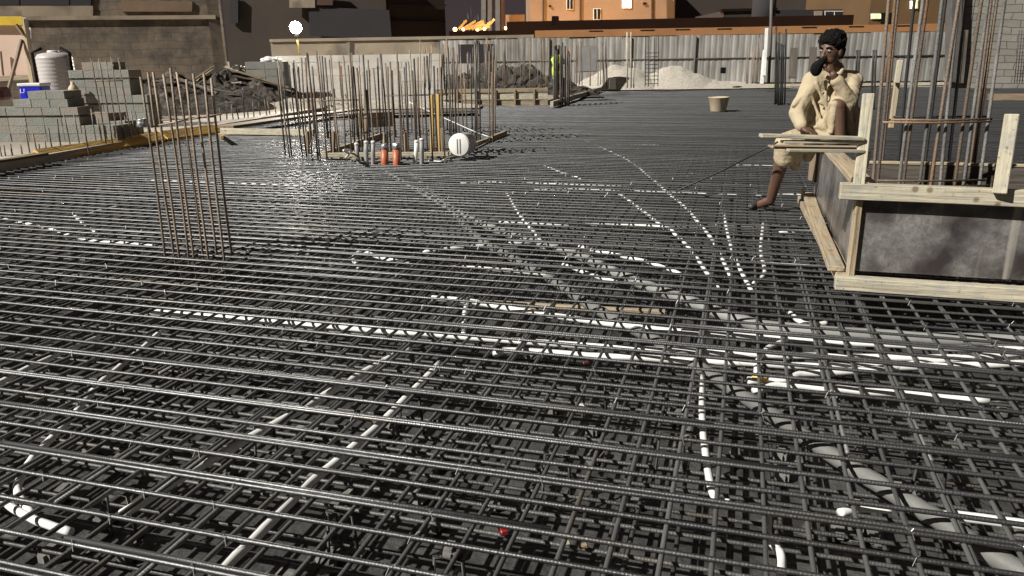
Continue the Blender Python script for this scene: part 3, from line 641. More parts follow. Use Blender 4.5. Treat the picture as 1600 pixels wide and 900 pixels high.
for yy in (127, 177): rod('tie_bar', [aty(143, yy, ys), aty(192, yy - 1, ys)], 0.008, 'bar_rust', sc1)

# formwork boards beyond: camera-facing boards and planks
def board(name, a, b_, w_, h_, m, lab, warp=0.004):
    return tag(beam(name, a, b_, w_, h_, m, warp=warp), lab, 'board')
fa = thing('edge_formwork', 'pale two-board edge form facing the viewer left of the core cage', 'formwork', at(410, 214, 0))
beam('board', at(345, 205, 0.07), at(490, 207, 0.07), 0.05, 0.10, 'wood', fa); beam('board', at(343, 212, -0.02), at(490, 214, -0.02), 0.07, 0.09, 'wood_yellow', fa)
beam('stake', at(347, 214, -0.1), at(347, 214, 0.14), 0.05, 0.05, 'wood_yellow', fa, up=U)
board('brown_plank', at(352, 198, 0.12), at(565, 170, 0.12), 0.35, 0.05, 'wood_brown', 'wide brown plank sloping away behind the pale edge form')
board('plywood_sheet', at(505, 178, 0.10), at(740, 172, 0.10), 0.9, 0.03, 'wood_dark', 'dark plywood sheet lying behind the core cage bars')
board('pale_panel', at(560, 190, 0.12), at(615, 187, 0.12), 0.05, 0.30, 'wood', 'short pale board facing the viewer among the core cage bars')
board('yellow_plank', at(600, 156, 0.14), at(745, 146, 0.14), 0.12, 0.14, 'wood_yellow', 'long thin yellow plank far behind the core cage')
ff = thing('edge_formwork', 'stained two-tier edge form in front of the worker', 'formwork', at(775, 166, 0))
for k, (z, m) in enumerate(((0.06, 'wood_mid'), (0.24, 'wood'), (0.38, 'wood_mid'))):
    beam('board', P4 + Vector((-0.3, -0.02 * k, z)), P5 + Vector((0.1, -0.02 * k, z)), 0.05, 0.165 if k < 2 else 0.10, m, ff, warp=0.004)
for k in range(5):
    p = P4.lerp(P5, 0.1 + k * 0.2) + Vector((0, -0.07, 0)); beam('stake', p + Vector((0, 0, -0.05)), p + Vector((0, 0, 0.40)), 0.05, 0.05, 'wood_brown', ff, up=U)
board('diagonal_board', at(862, 163, 0.10), at(938, 139, 0.10), 0.08, 0.13, 'wood', 'pale board running diagonally back at the right end of the stained form')
board('far_edge_board', P6 + Vector((0, 0, 0.1)), P6.lerp(P7, 0.85) + Vector((0, 0, 0.1)), 0.06, 0.10, 'wood', 'thin pale board along the far edge of the grid', 0.02)
board('stacked_planks', at(1545, 153, 0.05), at(1640, 153, 0.05), 0.3, 0.20, 'wood_brown', 'brown plank pile at the right edge behind the rebar column')

# ------------------------------------------------------------------ core wall cage
cc = thing('core_cage', 'dense group of tall thin wall bars around the core left of centre', 'rebar cage', at(600, 240, 0))
def cbar(px, py, topy, m=None, r=0.0108, lean=0.03):
    p = at(px, py, 0); t = aty(px, topy, p.y)
    vbar(p - Vector((0, 0, 0.1)), Vector((p.x + ru(-lean, lean), p.y + ru(-lean, lean), t.z)), r, m or random.choice(['bar_rust', 'bar_rust', 'bar_rust', 'bar_dark', 'bar_tan']), cc, bend=0.008, seg=3, n=5)
for x in [446, 452, 458, 472, 478, 489, 497, 500, 512, 519, 527, 534, 541, 548, 553, 562, 566, 574, 580, 588, 597, 606, 611, 619, 626, 634, 640, 648, 652, 660, 668, 676, 683, 690, 696]:
    cbar(x + ru(-2, 2), 246 + ru(-4, 6), ru(78, 112))
for x in range(450, 776, 6):
    if rnd() < 0.85: cbar(x + ru(-3, 3), 214 - (x - 462) * 0.02 + ru(-6, 6), ru(76, 114), r=0.0115)
for x in (703, 706, 712, 744, 747, 750, 766, 770):
    cbar(x, 216 + ru(-4, 8), ru(58, 80), 'bar_dark' if x in (703, 750, 744) else 'bar_rust', r=0.012)
for yy, x0, x1 in ((158, 470, 560), (150, 600, 700), (186, 520, 610)): rod('tie_bar', [aty(x0, yy, 10.2), aty(x1, yy - 2, 10.2)], 0.007, 'bar_rust', cc)
# form boards and stakes at the foot of the core
cf = thing('core_formwork', 'low pale form boards and stakes at the foot of the core cage', 'formwork', at(610, 242, 0))
beam('board', at(505, 243, 0.06), at(702, 240, 0.06), 0.04, 0.055, 'wood', cf, warp=0.004); beam('board', at(520, 247, -0.005), at(705, 245, -0.005), 0.05, 0.045, 'wood_yellow', cf, warp=0.004)
beam('board', at(505, 243, 0.03), at(600, 212, 0.03), 0.05, 0.10, 'wood_mid', cf, warp=0.004); beam('board', at(702, 243, 0.03), at(790, 208, 0.03), 0.05, 0.08, 'wood_mid', cf, warp=0.004)
for x, y0, y1, m in ((676, 244, 148, 'wood_yellow'), (686, 242, 147, 'wood_yellow'), (520, 244, 205, 'wood_brown'), (571, 240, 140, 'wood_brown'), (601, 243, 208, 'wood_mid'), (634, 243, 206, 'wood_mid'), (693, 246, 200, 'wood_brown'), (480, 240, 205, 'wood_brown')):
    p = at(x, y0, 0); beam('stake', p - Vector((0, 0, 0.05)), aty(x + (1 if x < 676 else -2), y1, p.y), 0.045, 0.045, m, cf, up=U)
# pipe stubs
def stub(name, px, py, topy, r, m, lab, cat, bend=0.0, taped=False):
    p = at(px, py, 0); t = aty(px + bend, topy, p.y); base = Vector((p.x, p.y, -0.12))
    o = thing(name, lab, cat, Vector((p.x, p.y, 0)))
    mid = p.lerp(t, 0.72)
    if taped:
        b = MB(); b.tube([base, p, mid], r, 14); b.build('pipe', M[m], o, True)
        b = MB(); b.tube([mid, mid + (t - mid) * 0.6, t - Vector((0, 0, 0.01)), t], [r * 1.05, r * 1.02, r * 0.9, r * 0.55], 14); b.build('tape_cap', M['tape'], o, True)
    else:
        b = MB(); b.tube([base, p, p.lerp(t, 0.5) + Vector((bend * 0.002, 0, 0)), t], r, 12); b.build('pipe', M[m], o, True)
        b = MB(); b.tube([t - (t - p).normalized() * 0.01, t + (t - p).normalized() * 0.008, t + (t - p).normalized() * 0.016], [r * 1.08, r * 1.08, r * 0.6], 12); b.build('end_cap', M['white'], o, True)
stub('pipe_stub', 601, 256, 224, 0.045, 'orange_pipe', 'left orange pipe stub capped with silver tape', 'pipe stub', 0, True)
stub('pipe_stub', 620, 258, 223, 0.045, 'orange_pipe', 'right orange pipe stub capped with silver tape', 'pipe stub', -1, True)
stub('pipe_stub', 561, 256, 225, 0.026, 'greypipe_light', 'slightly leaning grey pipe stub, leftmost of the three left of the orange ones', 'pipe stub', -4)
stub('pipe_stub', 573, 256, 222, 0.026, 'greypipe_light', 'upright grey pipe stub, middle one left of the orange ones', 'pipe stub', -1)
stub('pipe_stub', 583, 256, 222, 0.026, 'greypipe_light', 'grey pipe stub standing right next to the left orange one', 'pipe stub', 0)
stub('pipe_stub', 648, 256, 221, 0.026, 'white', 'curved white pipe stub right of the orange ones', 'pipe stub', 3)
stub('pipe_stub', 659, 256, 218, 0.026, 'greypipe_light', 'light grey pipe stub at the right end of the stub row', 'pipe stub', 0)
# white pail lying on its side
pl_ = thing('white_pail', 'white plastic pail lying on its side with its lid facing the viewer', 'pail', aty(722, 245, 9.5))
c0 = aty(717, 227, 9.45); ax = (Vector((0.30, 0.9, 0.0))).normalized()
Mr = Matrix.Translation(c0) @ basis(Vector((0, 0, 0)), ax).to_4x4() @ Matrix.Rotation(math.pi / 2, 4, 'Y')
b = MB(); b.lathe([(0.132, 0.0), (0.139, 0.006), (0.143, 0.03), (0.143, 0.045), (0.136, 0.05), (0.128, 0.27), (0.121, 0.28)], 28, Mr); b.build('body', M['white'], pl_, True)
b = MB(); b.lathe([(0.126, -0.006), (0.130, -0.004), (0.130, 0.004)], 28, Mr); b.build('lid', M['white'], pl_, True)
b = MB()
for s_ in (-0.018, 0.018):
    pz = c0 - ax * 0.014; sd_ = ax.cross(Vector((0, 0, 1))); b.tube([pz + sd_ * s_ - Vector((0, 0, 0.10)), pz + sd_ * s_ + Vector((0, 0, 0.08))], 0.004, 6)
b.build('handle', M['greyframe'], pl_, True)
# cord draped from the core to the grid, loose cable by the stubs
b = MB(); b.tube(spline([aty(640, 160, 14), aty(700, 187, 12.6), aty(745, 207, 11.8), aty(772, 216, 11.4)], 8), 0.008, 5); tag(b.build('power_cable', M['white'], smooth=True), 'white cord slanting down behind the white pail', 'cord')
b = MB(); b.tube(spline([at(670, 251, 0.02), at(690, 252, 0.03), at(698, 247, 0.03), at(730, 238, 0.02), at(772, 217, 0.02)], 8), 0.009, 5); tag(b.build('power_cable', M['white'], smooth=True), 'white cord lying on the grid in front of the white pail', 'cord')
b = MB(); b.tube(spline([at(540, 247, 0.02), at(545, 240, 0.14), at(537, 235, 0.22), at(548, 236, 0.12), at(534, 247, 0.02)], 8), 0.014, 6); tag(b.build('cable_coil', M['white'], smooth=True), 'tangle of pale cable left of the grey pipe stubs', 'cable')

# ------------------------------------------------------------------ bucket on the far grid
bk = MB(); c = at(1122, 174, 0.012)
bk.lathe([(0.155, 0.0), (0.162, 0.008), (0.218, 0.285), (0.226, 0.29), (0.226, 0.305), (0.212, 0.305), (0.208, 0.285), (0.155, 0.03)], 28, Matrix.Translation(c))
tag(bk.build('rubber_bucket', M['bucket'], smooth=True), 'tan rubber bucket standing alone on the far grid', 'bucket')

# ------------------------------------------------------------------ block stacks
BLK = {}
def block_mesh(dx, dy, dz):
    k = (dx, dy, dz)
    if k not in BLK:
        bm = bmesh.new(); bmesh.ops.create_cube(bm, size=1.0); bmesh.ops.scale(bm, vec=k, verts=bm.verts[:])
        bmesh.ops.bevel(bm, geom=bm.edges[:], offset=0.003, segments=1, affect='EDGES'); me = bpy.data.meshes.new('block'); bm.to_mesh(me); bm.free(); BLK[k] = me
    return BLK[k]
def stack(lab, base, rows, dx, dy, dz, m, yaw, gap_every=3, depth=2):
    """rows = list of (start, count) per course, the lowest first; thin pallet boards every few courses"""
    t = thing('block_stack', lab, 'block stack', base); R = Matrix.Rotation(yaw, 3, 'Z'); z = 0.0
    for r, (s0, cnt) in enumerate(rows):
        if gap_every and r and r % gap_every == 0:
            q = base + R @ Vector(((s0 + cnt / 2) * dx, dy * depth / 2, z + 0.012)); beam('slat', q - R @ Vector((cnt * dx / 2, 0, 0)), q + R @ Vector((cnt * dx / 2, 0, 0)), dy * depth * 0.9, 0.02, 'wood_dark', t, bev=0); z += 0.03
        for k in range(cnt):
            for d in range(depth):
                p = base + R @ Vector(((s0 + k + 0.5) * dx + ru(-1, 1) * 0.004, (d + 0.5) * dy + ru(-1, 1) * 0.006, z + dz / 2))
                o = link('block', block_mesh(dx - 0.003, dy - 0.004, dz - 0.002), None, t, p, R @ Matrix.Rotation(ru(-1, 1) * 0.012, 3, 'Z'))
                if not o.data.materials: o.data.materials.append(M[m])
        z += dz
    return t
q = at(-36, 222, ZG)
stack('near grey block stack at the left edge, stepped at its top', q, [(0, 8), (0, 8), (0, 6), (0, 6), (2.5, 3), (3.4, 2)], 0.28, 0.20, 0.116, 'block', -0.10, gap_every=3)
q = at(104, 212, ZG)
stack('low grey block stack between the stepped stack and the tall one', q, [(0, 4), (0, 4), (1, 2)], 0.2801, 0.20, 0.116, 'block', -0.22, gap_every=0)
q = at(121, 200, ZG)
stack('tall greenish grey block stack right of the water tank', q, [(0, 5), (0, 5), (0, 5), (0, 5), (0, 4), (0, 4), (0, 4), (1, 2)], 0.2802, 0.20, 0.132, 'block', -0.12, gap_every=3)
q = at(437, 161, ZG)
stack('long pale block stack below the floodlight', q, [(0, 8), (0, 8), (0, 8), (0, 8), (0, 8), (0, 8), (0, 8)], 0.55, 0.25, 0.172, 'block_white', 0.02, gap_every=0)
q = at(390, 165, ZG)
stack('grey block stack standing left of the long pale one', q, [(0, 2), (0, 2), (0, 2), (0, 2), (0, 2), (0, 2)], 0.48, 0.25, 0.178, 'block', 0.02, gap_every=0)
b = MB(); c = aty(424, 105, at(390, 165, ZG).y + 0.3)
bm = bmesh.new(); bmesh.ops.create_icosphere(bm, subdivisions=3, radius=1)
for v in bm.verts:
    v.co = Vector((v.co.x * 0.26, v.co.y * 0.18, max(v.co.z, -0.3) * 0.09)) * (1 + 0.35 * noise.noise(v.co * 2.5))
me = bpy.data.meshes.new('plastic_wrap'); bm.to_mesh(me); bm.free()
tag(link('plastic_wrap', me, M['wrap'], None, Vector((c.x, c.y, 1.20))), 'crumpled white plastic wrap on top of the grey block stack', 'wrap')

# ------------------------------------------------------------------ floodlight on its stand (the lit lamp in view)
yl = at(437, 161, ZG).y + 2.2
lp = aty(462, 43, yl); lbz = ZG
fl = thing('floodlight', 'glaring floodlight on a thin pole above the pale block stack', 'floodlight', Vector((lp.x, yl, lbz)))
rod('pole', [Vector((lp.x - 0.02, yl, lbz)), Vector((lp.x + 0.03, yl, lbz + 1.5)), Vector((lp.x, yl, lp.z - 0.28))], 0.022, 'wood_yellow', fl, 8)
for a in (0.3, 2.4, 4.5): rod('leg', [Vector((lp.x, yl, lbz + 0.42)), Vector((lp.x + 0.17 * math.cos(a), yl + 0.17 * math.sin(a), lbz + 0.01))], 0.013, 'greyframe', fl, 6)
aim = (Vector((-1.5, 5.0, 0)) - lp).normalized()
Rl = basis(Vector((0, 0, 0)), aim).to_4x4() @ Matrix.Rotation(math.pi / 2, 4, 'Y')
b = MB(); b.lathe([(0.03, -0.30), (0.05, -0.26), (0.06, -0.20), (0.075, -0.15), (0.07, -0.13)], 16, Matrix.Translation(lp)); hd = b.build('lamp_socket', M['greyframe'], fl, True)
bm = bmesh.new(); bmesh.ops.create_uvsphere(bm, u_segments=24, v_segments=14, radius=0.165); me = bpy.data.meshes.new('bulb'); bm.to_mesh(me); bm.free()
me.polygons.foreach_set('use_smooth', [True] * len(me.polygons)); link('bulb', me, M['lamp'], hd, lp)
ld = bpy.data.lights.new('flood_beam', 'SPOT'); ld.energy = 1500; ld.spot_size = math.radians(84); ld.spot_blend = 0.7; ld.shadow_soft_size = 0.18; ld.color = (1.0, 0.95, 0.84)
lo = bpy.data.objects.new('flood_beam', ld); col.objects.link(lo); lo.parent = fl
lo.location = lp + aim * 0.36 - ORG[fl.name]; lo.rotation_euler = (-aim).to_track_quat('Z', 'Y').to_euler()

# ------------------------------------------------------------------ left yard: cabin, tank, cooler, rubble, timber
yc = at(40, 200, ZG).y + 1.0
cb = thing('site_cabin', 'pink board cabin with a yellow top beam at the left edge', 'cabin', aty(0, 130, yc))
def face(name, pts, th, m, parent):
    """a slab with outline pts and thickness th pushed away from the camera"""
    n = len(pts); d = Vector((0, th, 0)); b = MB(); b.add([p for p in pts] + [p + d for p in pts], [tuple(range(n))[::-1], tuple(range(n, 2 * n))] + [(i, (i + 1) % n, n + (i + 1) % n, n + i) for i in range(n)])
    return b.build(name, M[m], parent)
face('wall_board', [aty(-90, 130, yc), aty(46, 122, yc), aty(37, 36, yc), aty(-90, 36, yc)], 0.04, 'pinkboard', cb)
beam('top_beam', aty(-90, 33, yc - 0.05), aty(38, 33, yc - 0.05), 0.12, 0.155, 'yellow', cb)
beam('post', aty(52, 130, yc - 0.06), aty(37, 30, yc - 0.06), 0.09, 0.10, 'wood_mid', cb, up=U)
beam('rail', aty(-90, 129, yc - 0.05), aty(50, 120, yc - 0.05), 0.06, 0.09, 'wood_mid', cb)
beam('brace', aty(13, 140, yc - 0.5), aty(34, 62, yc - 0.09), 0.05, 0.05, 'wood_brown', cb, up=U)
beam('brace', aty(37, 55, yc - 0.12), aty(25, 38, yc - 0.12), 0.05, 0.04, 'wood_brown', cb, up=U)
beam('brace', aty(5, 118, yc - 0.08), aty(1, 80, yc - 0.08), 0.03, 0.03, 'wood_brown', cb, up=U)
sg = thing('wall_sign', 'small white notice on the old wall beside the pink cabin', 'sign', aty(45, 60, yc + 0.3)); face('plate', [aty(41, 60, yc + .3), aty(48, 60, yc + .3), aty(47, 43, yc + .3), aty(40, 43, yc + .3)], 0.02, 'white', sg); face('symbol', [aty(43, 56, yc + .27), aty(46.4, 56, yc + .27), aty(45.6, 46, yc + .27), aty(42.2, 46, yc + .27)], 0.02, 'greyframe', sg)
face('lamp_box', [aty(40, 42, yc + .3), aty(47.5, 42, yc + .3), aty(46.5, 36, yc + .3), aty(39.5, 36, yc + .3)], 0.08, 'black', sg)
yt = yc - 0.15
tk = thing('water_tank', 'round grey water tank with a dark frame behind the left block stacks', 'tank', aty(87, 140, yt))
tb = aty(90, 140, yt); s1 = (aty(113, 110, yt) - aty(62, 110, yt)).x / 2; zt = aty(86, 84, yt).z
MT = Matrix.Translation((aty(88, 110, yt).x, yt, 0))
prof = [(s1 * 0.97, tb.z - 0.15)]
for k in range(9):
    z = tb.z + (zt - 0.1 - tb.z) * k / 8; prof += [(s1, z), (s1 * 1.02, z + 0.02), (s1, z + 0.04)]
prof += [(s1 * 0.97, zt - 0.05), (s1 * 0.88, zt - 0.01), (s1 * 0.6, zt + 0.015), (s1 * 0.35, zt + 0.02), (s1 * 0.34, zt + 0.035)]
b = MB(); b.lathe(prof, 28, MT); b.build('body', M['tank'], tk, True)
b = MB(); b.lathe([(s1 * 0.33, zt + 0.03), (s1 * 0.33, zt + 0.05), (s1 * 0.28, zt + 0.06)], 20, MT); b.build('lid', M['white'], tk, True)
for a in (-2.9, -0.25, 1.2):
    x = MT.translation.x + (s1 + 0.05) * math.cos(a); y = yt + (s1 + 0.05) * math.sin(a); rod('frame_post', [Vector((x, y, tb.z - 0.2)), Vector((x, y, zt + 0.02)), Vector((x * 0.5 + MT.translation.x * 0.5, y * 0.5 + yt * 0.5, zt + 0.10))], 0.03, 'black', tk)
yk = at(20, 212, ZG).y + 0.55
ck = thing('cooler_box', 'bright blue cooler box with a white lid behind the stepped block stack', 'cooler', aty(48, 160, yk))
cl = aty(32, 157, yk); cr = aty(66, 157, yk); ctz = aty(48, 135, yk).z; W_ = (cr - cl).length
b = MB(); b.box(((cl.x + cr.x) / 2, yk + 0.16, (cl.z + ctz) / 2), (W_, 0.30, ctz - cl.z)); b.build('body', M['blue'], ck, bev=0.012)
b = MB(); b.box(((cl.x + cr.x) / 2, yk + 0.16, ctz + 0.025), (W_ + 0.03, 0.33, 0.05)); b.build('lid', M['white'], ck, bev=0.012)
h_ = aty(35.5, 142, yk - 0.01); b = MB(); b.tube([h_ + Vector((-0.03, 0, 0.03)), h_ + Vector((-0.03, -0.02, -0.03)), h_ + Vector((0.03, -0.02, -0.03)), h_ + Vector((0.03, 0, 0.03))], 0.008, 6); b.build('handle', M['white'], ck, True)
b = MB(); cj = aty(117, 152, yk + 0.6); b.lathe([(0.075, 0), (0.085, 0.02), (0.085, 0.15), (0.05, 0.20), (0.03, 0.22), (0.03, 0.26)], 18, Matrix.Translation(cj)); jg = b.build('water_jug', M['bucket'], smooth=True); tag(jg, 'small tan jug on the ground between the tank and the tall block stack', 'jug')
b = MB(); b.box(aty(2, 146, yk + 0.7), (0.22, 0.3, 0.22)); tag(b.build('red_box', M['maroon'], bev=0.05), 'dark red box under the pink cabin at the left edge', 'box')
# old block wall building on the left
yw = 21.5
def wallbox(name, pl, pr, ztop, zbot, depth, m, parent=None):
    a = Vector((pl.x, pl.y, 0)); b_ = Vector((pr.x, pr.y, 0)); d = (b_ - a); nrm = Vector((-d.y, d.x, 0)).normalized()
    c = (a + b_) / 2 + nrm * depth / 2; L = d.length
    b = MB(); b.box((0, 0, (ztop + zbot) / 2), (L, depth, ztop - zbot))
    me = bpy.data.meshes.new(name); me.from_pydata(b.v, [], b.f)
    return link(name, me, M[m], parent, Vector((c.x, c.y, 0)), Matrix.Rotation(math.atan2(d.y, d.x), 3, 'Z'))
wl = thing('block_wall_house', 'old brown block wall house filling the upper left corner', 'house', aty(150, 110, yw))
wallbox('wall', aty(-160, 100, yw - 0.6), aty(352, 100, yw + 0.6), 5.2, ZG - 0.1, 0.3, 'leftwall', wl)
wallbox('wall', aty(352, 100, yw + 0.6), aty(353, 100, yw + 5), 5.2, ZG - 0.1, 0.3, 'leftwall', wl)
for zz, th in ((aty(200, 30, yw).z, 0.10),):
    wallbox('ledge', aty(-160, 100, yw - 0.68), aty(345, 100, yw + 0.50), zz + th, zz, 0.2, 'beigewall', wl)
for x0, x1, y0, y1, m in ((-60, 145, 9, 30, 'beigewall'), (190, 300, 2, 18, 'tanpatch'), (-40, 30, -12, 8, 'darkwall'), (32, 108, -12, 8, 'darkwall'), (110, 142, -12, 9, 'darkwall')):
    wy = lambda px: yw - 0.64 + 1.2 * (px + 160) / 512
    face('wall_patch', [aty(x0, y1, wy(x0)), aty(x1, y1, wy(x1)), aty(x1, y0, wy(x1)), aty(x0, y0, wy(x0))], 0.2, m, wl)

HEAPS = {}
def heap(name, lab, cat, c, rx, ry, hh, m, rough=0.25, freq=1.3, seed=0, sub=5, peak=1.0):
    def hz(x, y):
        r = math.hypot(x, y); k = max(0.0, 1 - r) ** peak
        return hh * k * (1 + rough * noise.fractal((x * freq * 2 + seed, y * freq * 2, seed), 0.9, 2.0, 4))
    HEAPS[seed] = lambda x, y: Vector((c.x + x * rx, c.y + y * ry, c.z - 0.06 + hz(x, y)))
    n = 72 if rough > 0.4 else 44; b = MB(); vs = []; fs = []
    for j in range(n + 1):
        for i in range(n + 1):
            x = -1 + 2 * i / n; y = -1 + 2 * j / n; r = math.hypot(x, y)
            k = max(0.0, 1 - r) ** peak
            z = hh * k * (1 + rough * noise.fractal((x * freq * 2 + seed, y * freq * 2, seed), 0.9, 2.0, 4)) + ((0.10 * hh * rough * noise.noise((x * 14 + seed, y * 14, 1)) + 0.12 * hh * rough * abs(noise.noise((x * 24, y * 24 + seed, 4)))) if k > 0 else 0)
            vs.append(Vector((c.x + x * rx, c.y + y * ry, c.z - 0.06 + z))); 
    for j in range(n):
        for i in range(n): fs.append((j * (n + 1) + i, j * (n + 1) + i + 1, (j + 1) * (n + 1) + i + 1, (j + 1) * (n + 1) + i))
    b.add(vs, fs); o = b.build(name, M[m], smooth=rough < 0.3); return tag(o, lab, cat)
heap('rubble_heap', 'dark rubble heap against the old wall behind the tall block stack', 'rubble', Vector((aty(270, 150, 19).x, 18.5, ZG)), 2.6, 2.0, 0.8, 'rubble', 0.45, 1.6, 3, peak=0.7)
heap('rubble_heap', 'brown earth heap left of the grey block stack', 'rubble', Vector((aty(365, 160, 20).x, 20.3, ZG)), 1.8, 1.6, 0.9, 'rubble', 0.45, 1.6, 9, peak=0.6)
heap('rubble_heap', 'stony debris heap behind the far bars right of the core', 'rubble', Vector((aty(775, 120, 25).x, 24.8, ZG)), 3.2, 1.6, 0.75, 'rubble', 0.8, 2.2, 17, peak=0.7)
heap('gravel_heap', 'left and larger pale gravel heap before the hoarding', 'gravel heap', Vector((aty(978, 130, 28).x, 28.6 + 0.8, ZG)), 1.95, 1.9, 1.12, 'gravel', 0.16, 1.2, 5, peak=0.95)
heap('gravel_heap', 'right pale gravel heap with a pointed top before the hoarding', 'gravel heap', Vector((aty(1064, 130, 28).x, 28.4 + 0.9, ZG)), 1.95, 1.8, 1.22, 'gravel', 0.12, 1.2, 12, peak=1.1)
heap('gravel_heap', 'low spread of pale gravel at the right foot of the pointed heap', 'gravel heap', Vector((aty(1110, 132, 28).x, 28.7, ZG)), 2.8, 1.1, 0.30, 'gravel', 0.3, 1.6, 25, peak=0.8)
heap('sand_heap', 'white sandy bank along the foot of the pale block stack', 'sand heap', Vector((aty(470, 172, 20).x, at(470, 166, ZG).y, ZG)), 4.6, 0.6, 0.22, 'gravel', 0.6, 2.0, 31, peak=0.5)
# loose timber on the rubble
for k in range(20):
    x = ru(-0.62, 0.5); y = ru(-0.5, 0.2); dx = ru(0.25, 0.5); p = HEAPS[9](x - dx, y + ru(-.1, .1)) + Vector((0, 0, 0.10)); p2 = HEAPS[9](x + dx, y + ru(-.1, .1)) + Vector((0, 0, 0.14 + 0.02 * (k % 5)))
    o = beam('loose_timber', p, p2, ru(0.06, 0.14), 0.035, random.choice(['wood_brown', 'wood_mid', 'wood_dark']))
    tag(o, 'loose brown timber thrown on the pile below the floodlight\'s left', 'timber', 'loose timbers on the pile left of the floodlight')
for k in range(8):
    x = ru(-0.5, 0.5); y = ru(-0.5, 0.1); dx = ru(0.12, 0.3)
    tag(beam('scrap_timber', HEAPS[3](x - dx, y) + Vector((0, 0, 0.08)), HEAPS[3](x + dx, y + ru(-.15, .15)) + Vector((0, 0, 0.1)), 0.08, 0.04, random.choice(['wood_brown', 'wood_dark'])), 'scrap timber on the dark rubble by the old wall', 'timber', 'scrap timbers on the dark rubble')

# ------------------------------------------------------------------ hoarding, boundary wall and coping
HL = aty(560, 110, 30.0); HR = aty(1492, 110, 27.6); HL.z = HR.z = 0
hd_ = (HR - HL); HLn = hd_.length; hx = hd_.normalized(); hn = Vector((-hx.y, hx.x, 0))
def hp(px):
    """x along the hoarding line for a pixel column"""
    d = ray(px, 100); k = HL.cross(hx).z; return ((-HL).cross(Vector((d.x, d.y, 0)))).z / (hx.cross(Vector((d.x, d.y, 0)))).z
ho = thing('hoarding', 'tall hoarding of corrugated pale metal sheets along the far side', 'hoarding', (HL + HR) / 2)
ztop = 1.83; zb = ZG + 0.1
def sheet_mesh(wd, ht, pitch=0.21, amp=0.006):
    n = int(wd / pitch * 6); vs = []; fs = []
    for i in range(n + 1):
        x = -wd / 2 + wd * i / n; q = (x / pitch) % 1.0
        y = amp if q < 0.3 else (-amp if 0.42 < q < 0.88 else (amp - (q - 0.3) / 0.12 * 2 * amp if q < 0.5 else -amp + (q - 0.88) / 0.12 * 2 * amp))
        vs += [Vector((x, y, 0)), Vector((x, y, ht))]
    for i in range(n): fs.append((2 * i, 2 * i + 2, 2 * i + 3, 2 * i + 1))
    me = bpy.data.meshes.new('sheet'); me.from_pydata(vs, [], fs); return me
sm = sheet_mesh(0.95, ztop - zb)
s0, s1_ = hp(690), hp(1486); x = s0; k = 0
Rh = Matrix.Rotation(math.atan2(hx.y, hx.x), 3, 'Z')
while x < s1_:
    p = HL + hx * (x + 0.47) + hn * ru(-0.01, 0.01); p.z = zb + ru(-0.05, 0.02)
    o = link('sheet', sm, M['sheet'], ho, p, Rh @ Matrix.Rotation(ru(-1, 1) * 0.012, 3, 'Y')); x += 0.945; k += 1
for px in (745, 858, 985, 1085, 1190, 1290, 1385, 1480):
    p = HL + hx * hp(px) - hn * 0.05; rod('post', [p + Vector((0, 0, 0)), p + Vector((0, 0, ztop - 0.02))], 0.035, 'greyframe', ho)
rod('rail', [HL + hx * s0 - hn * 0.03 + Vector((0, 0, 1.05)), HL + hx * s1_ - hn * 0.03 + Vector((0, 0, 1.05))], 0.022, 'greyframe', ho)
bw = thing('boundary_wall', 'beige boundary wall with an orange-lit coping behind the hoarding', 'wall', (HL + HR) / 2 + hn * 0.4)
wallbox('wall', HL + hx * hp(420) + hn * 0.35, HL + hx * hp(1488) + hn * 0.35, 1.85, 0, 0.25, 'beigewall', bw)
wallbox('coping', HL + hx * hp(835) + hn * 0.28, HL + hx * hp(1490) + hn * 0.28, 2.10, 1.852, 0.42, 'coping', bw)
wallbox('coping', HL + hx * hp(420) + hn * 0.28, HL + hx * hp(833) + hn * 0.28, 1.96, 1.852, 0.42, 'beigewall', bw)
for px in (930, 1010, 1065, 1130, 1262, 1335, 1410):
    p = HL + hx * hp(px) + hn * 0.27; b = MB(); b.box(p + Vector((0, 0, 2.055)), (0.5, 0.03, 0.02), Rh); b.build('slot', M['darkroof'], bw)
# precast slab and dark door leaning before the beige wall
board('concrete_slab', aty(548, 108, 27.5), aty(548, 66, 27.5), 0.1, 0.85, 'block_white', 'upright pale slab leaning against the beige wall right of the floodlight')
b = MB(); b.box(aty(745, 84, 28.6), (1.3, 0.08, 0.65)); tag(b.build('steel_sheet', M['darkwall']), 'dark square sheet against the hoarding behind the far bars', 'sheet')
for px, w2, yb_, yt_, lab in ((915, 0.36, 112, 72, 'grey door panel leaning on the hoarding right of the worker'), (1238, 0.12, 122, 75, 'dark plank against the hoarding left of the seated man'), (1268, 0.12, 122, 74, 'dark plank right beside the other one left of the seated man')):
    tag(beam('leaning_panel', aty(px, yb_, 27.0), aty(px + 3, yt_, 27.5), 0.05, w2 * 2, 'wood_dark' if w2 < 0.3 else 'greyframe', up=U), lab, 'panel')
b = MB(); b.box(aty(957, 131, 26.2), (0.22, 0.2, 0.34)); tag(b.build('dark_crate', M['wood_dark'], bev=0.01), 'small dark upright crate at the far edge of the grid', 'crate')
b = MB(); b.box(aty(1130, 110, 27.4), (0.17, 0.1, 0.2)); tag(b.build('switch_box', M['black'], bev=0.01), 'small black box on the hoarding between gravel and white post', 'box')
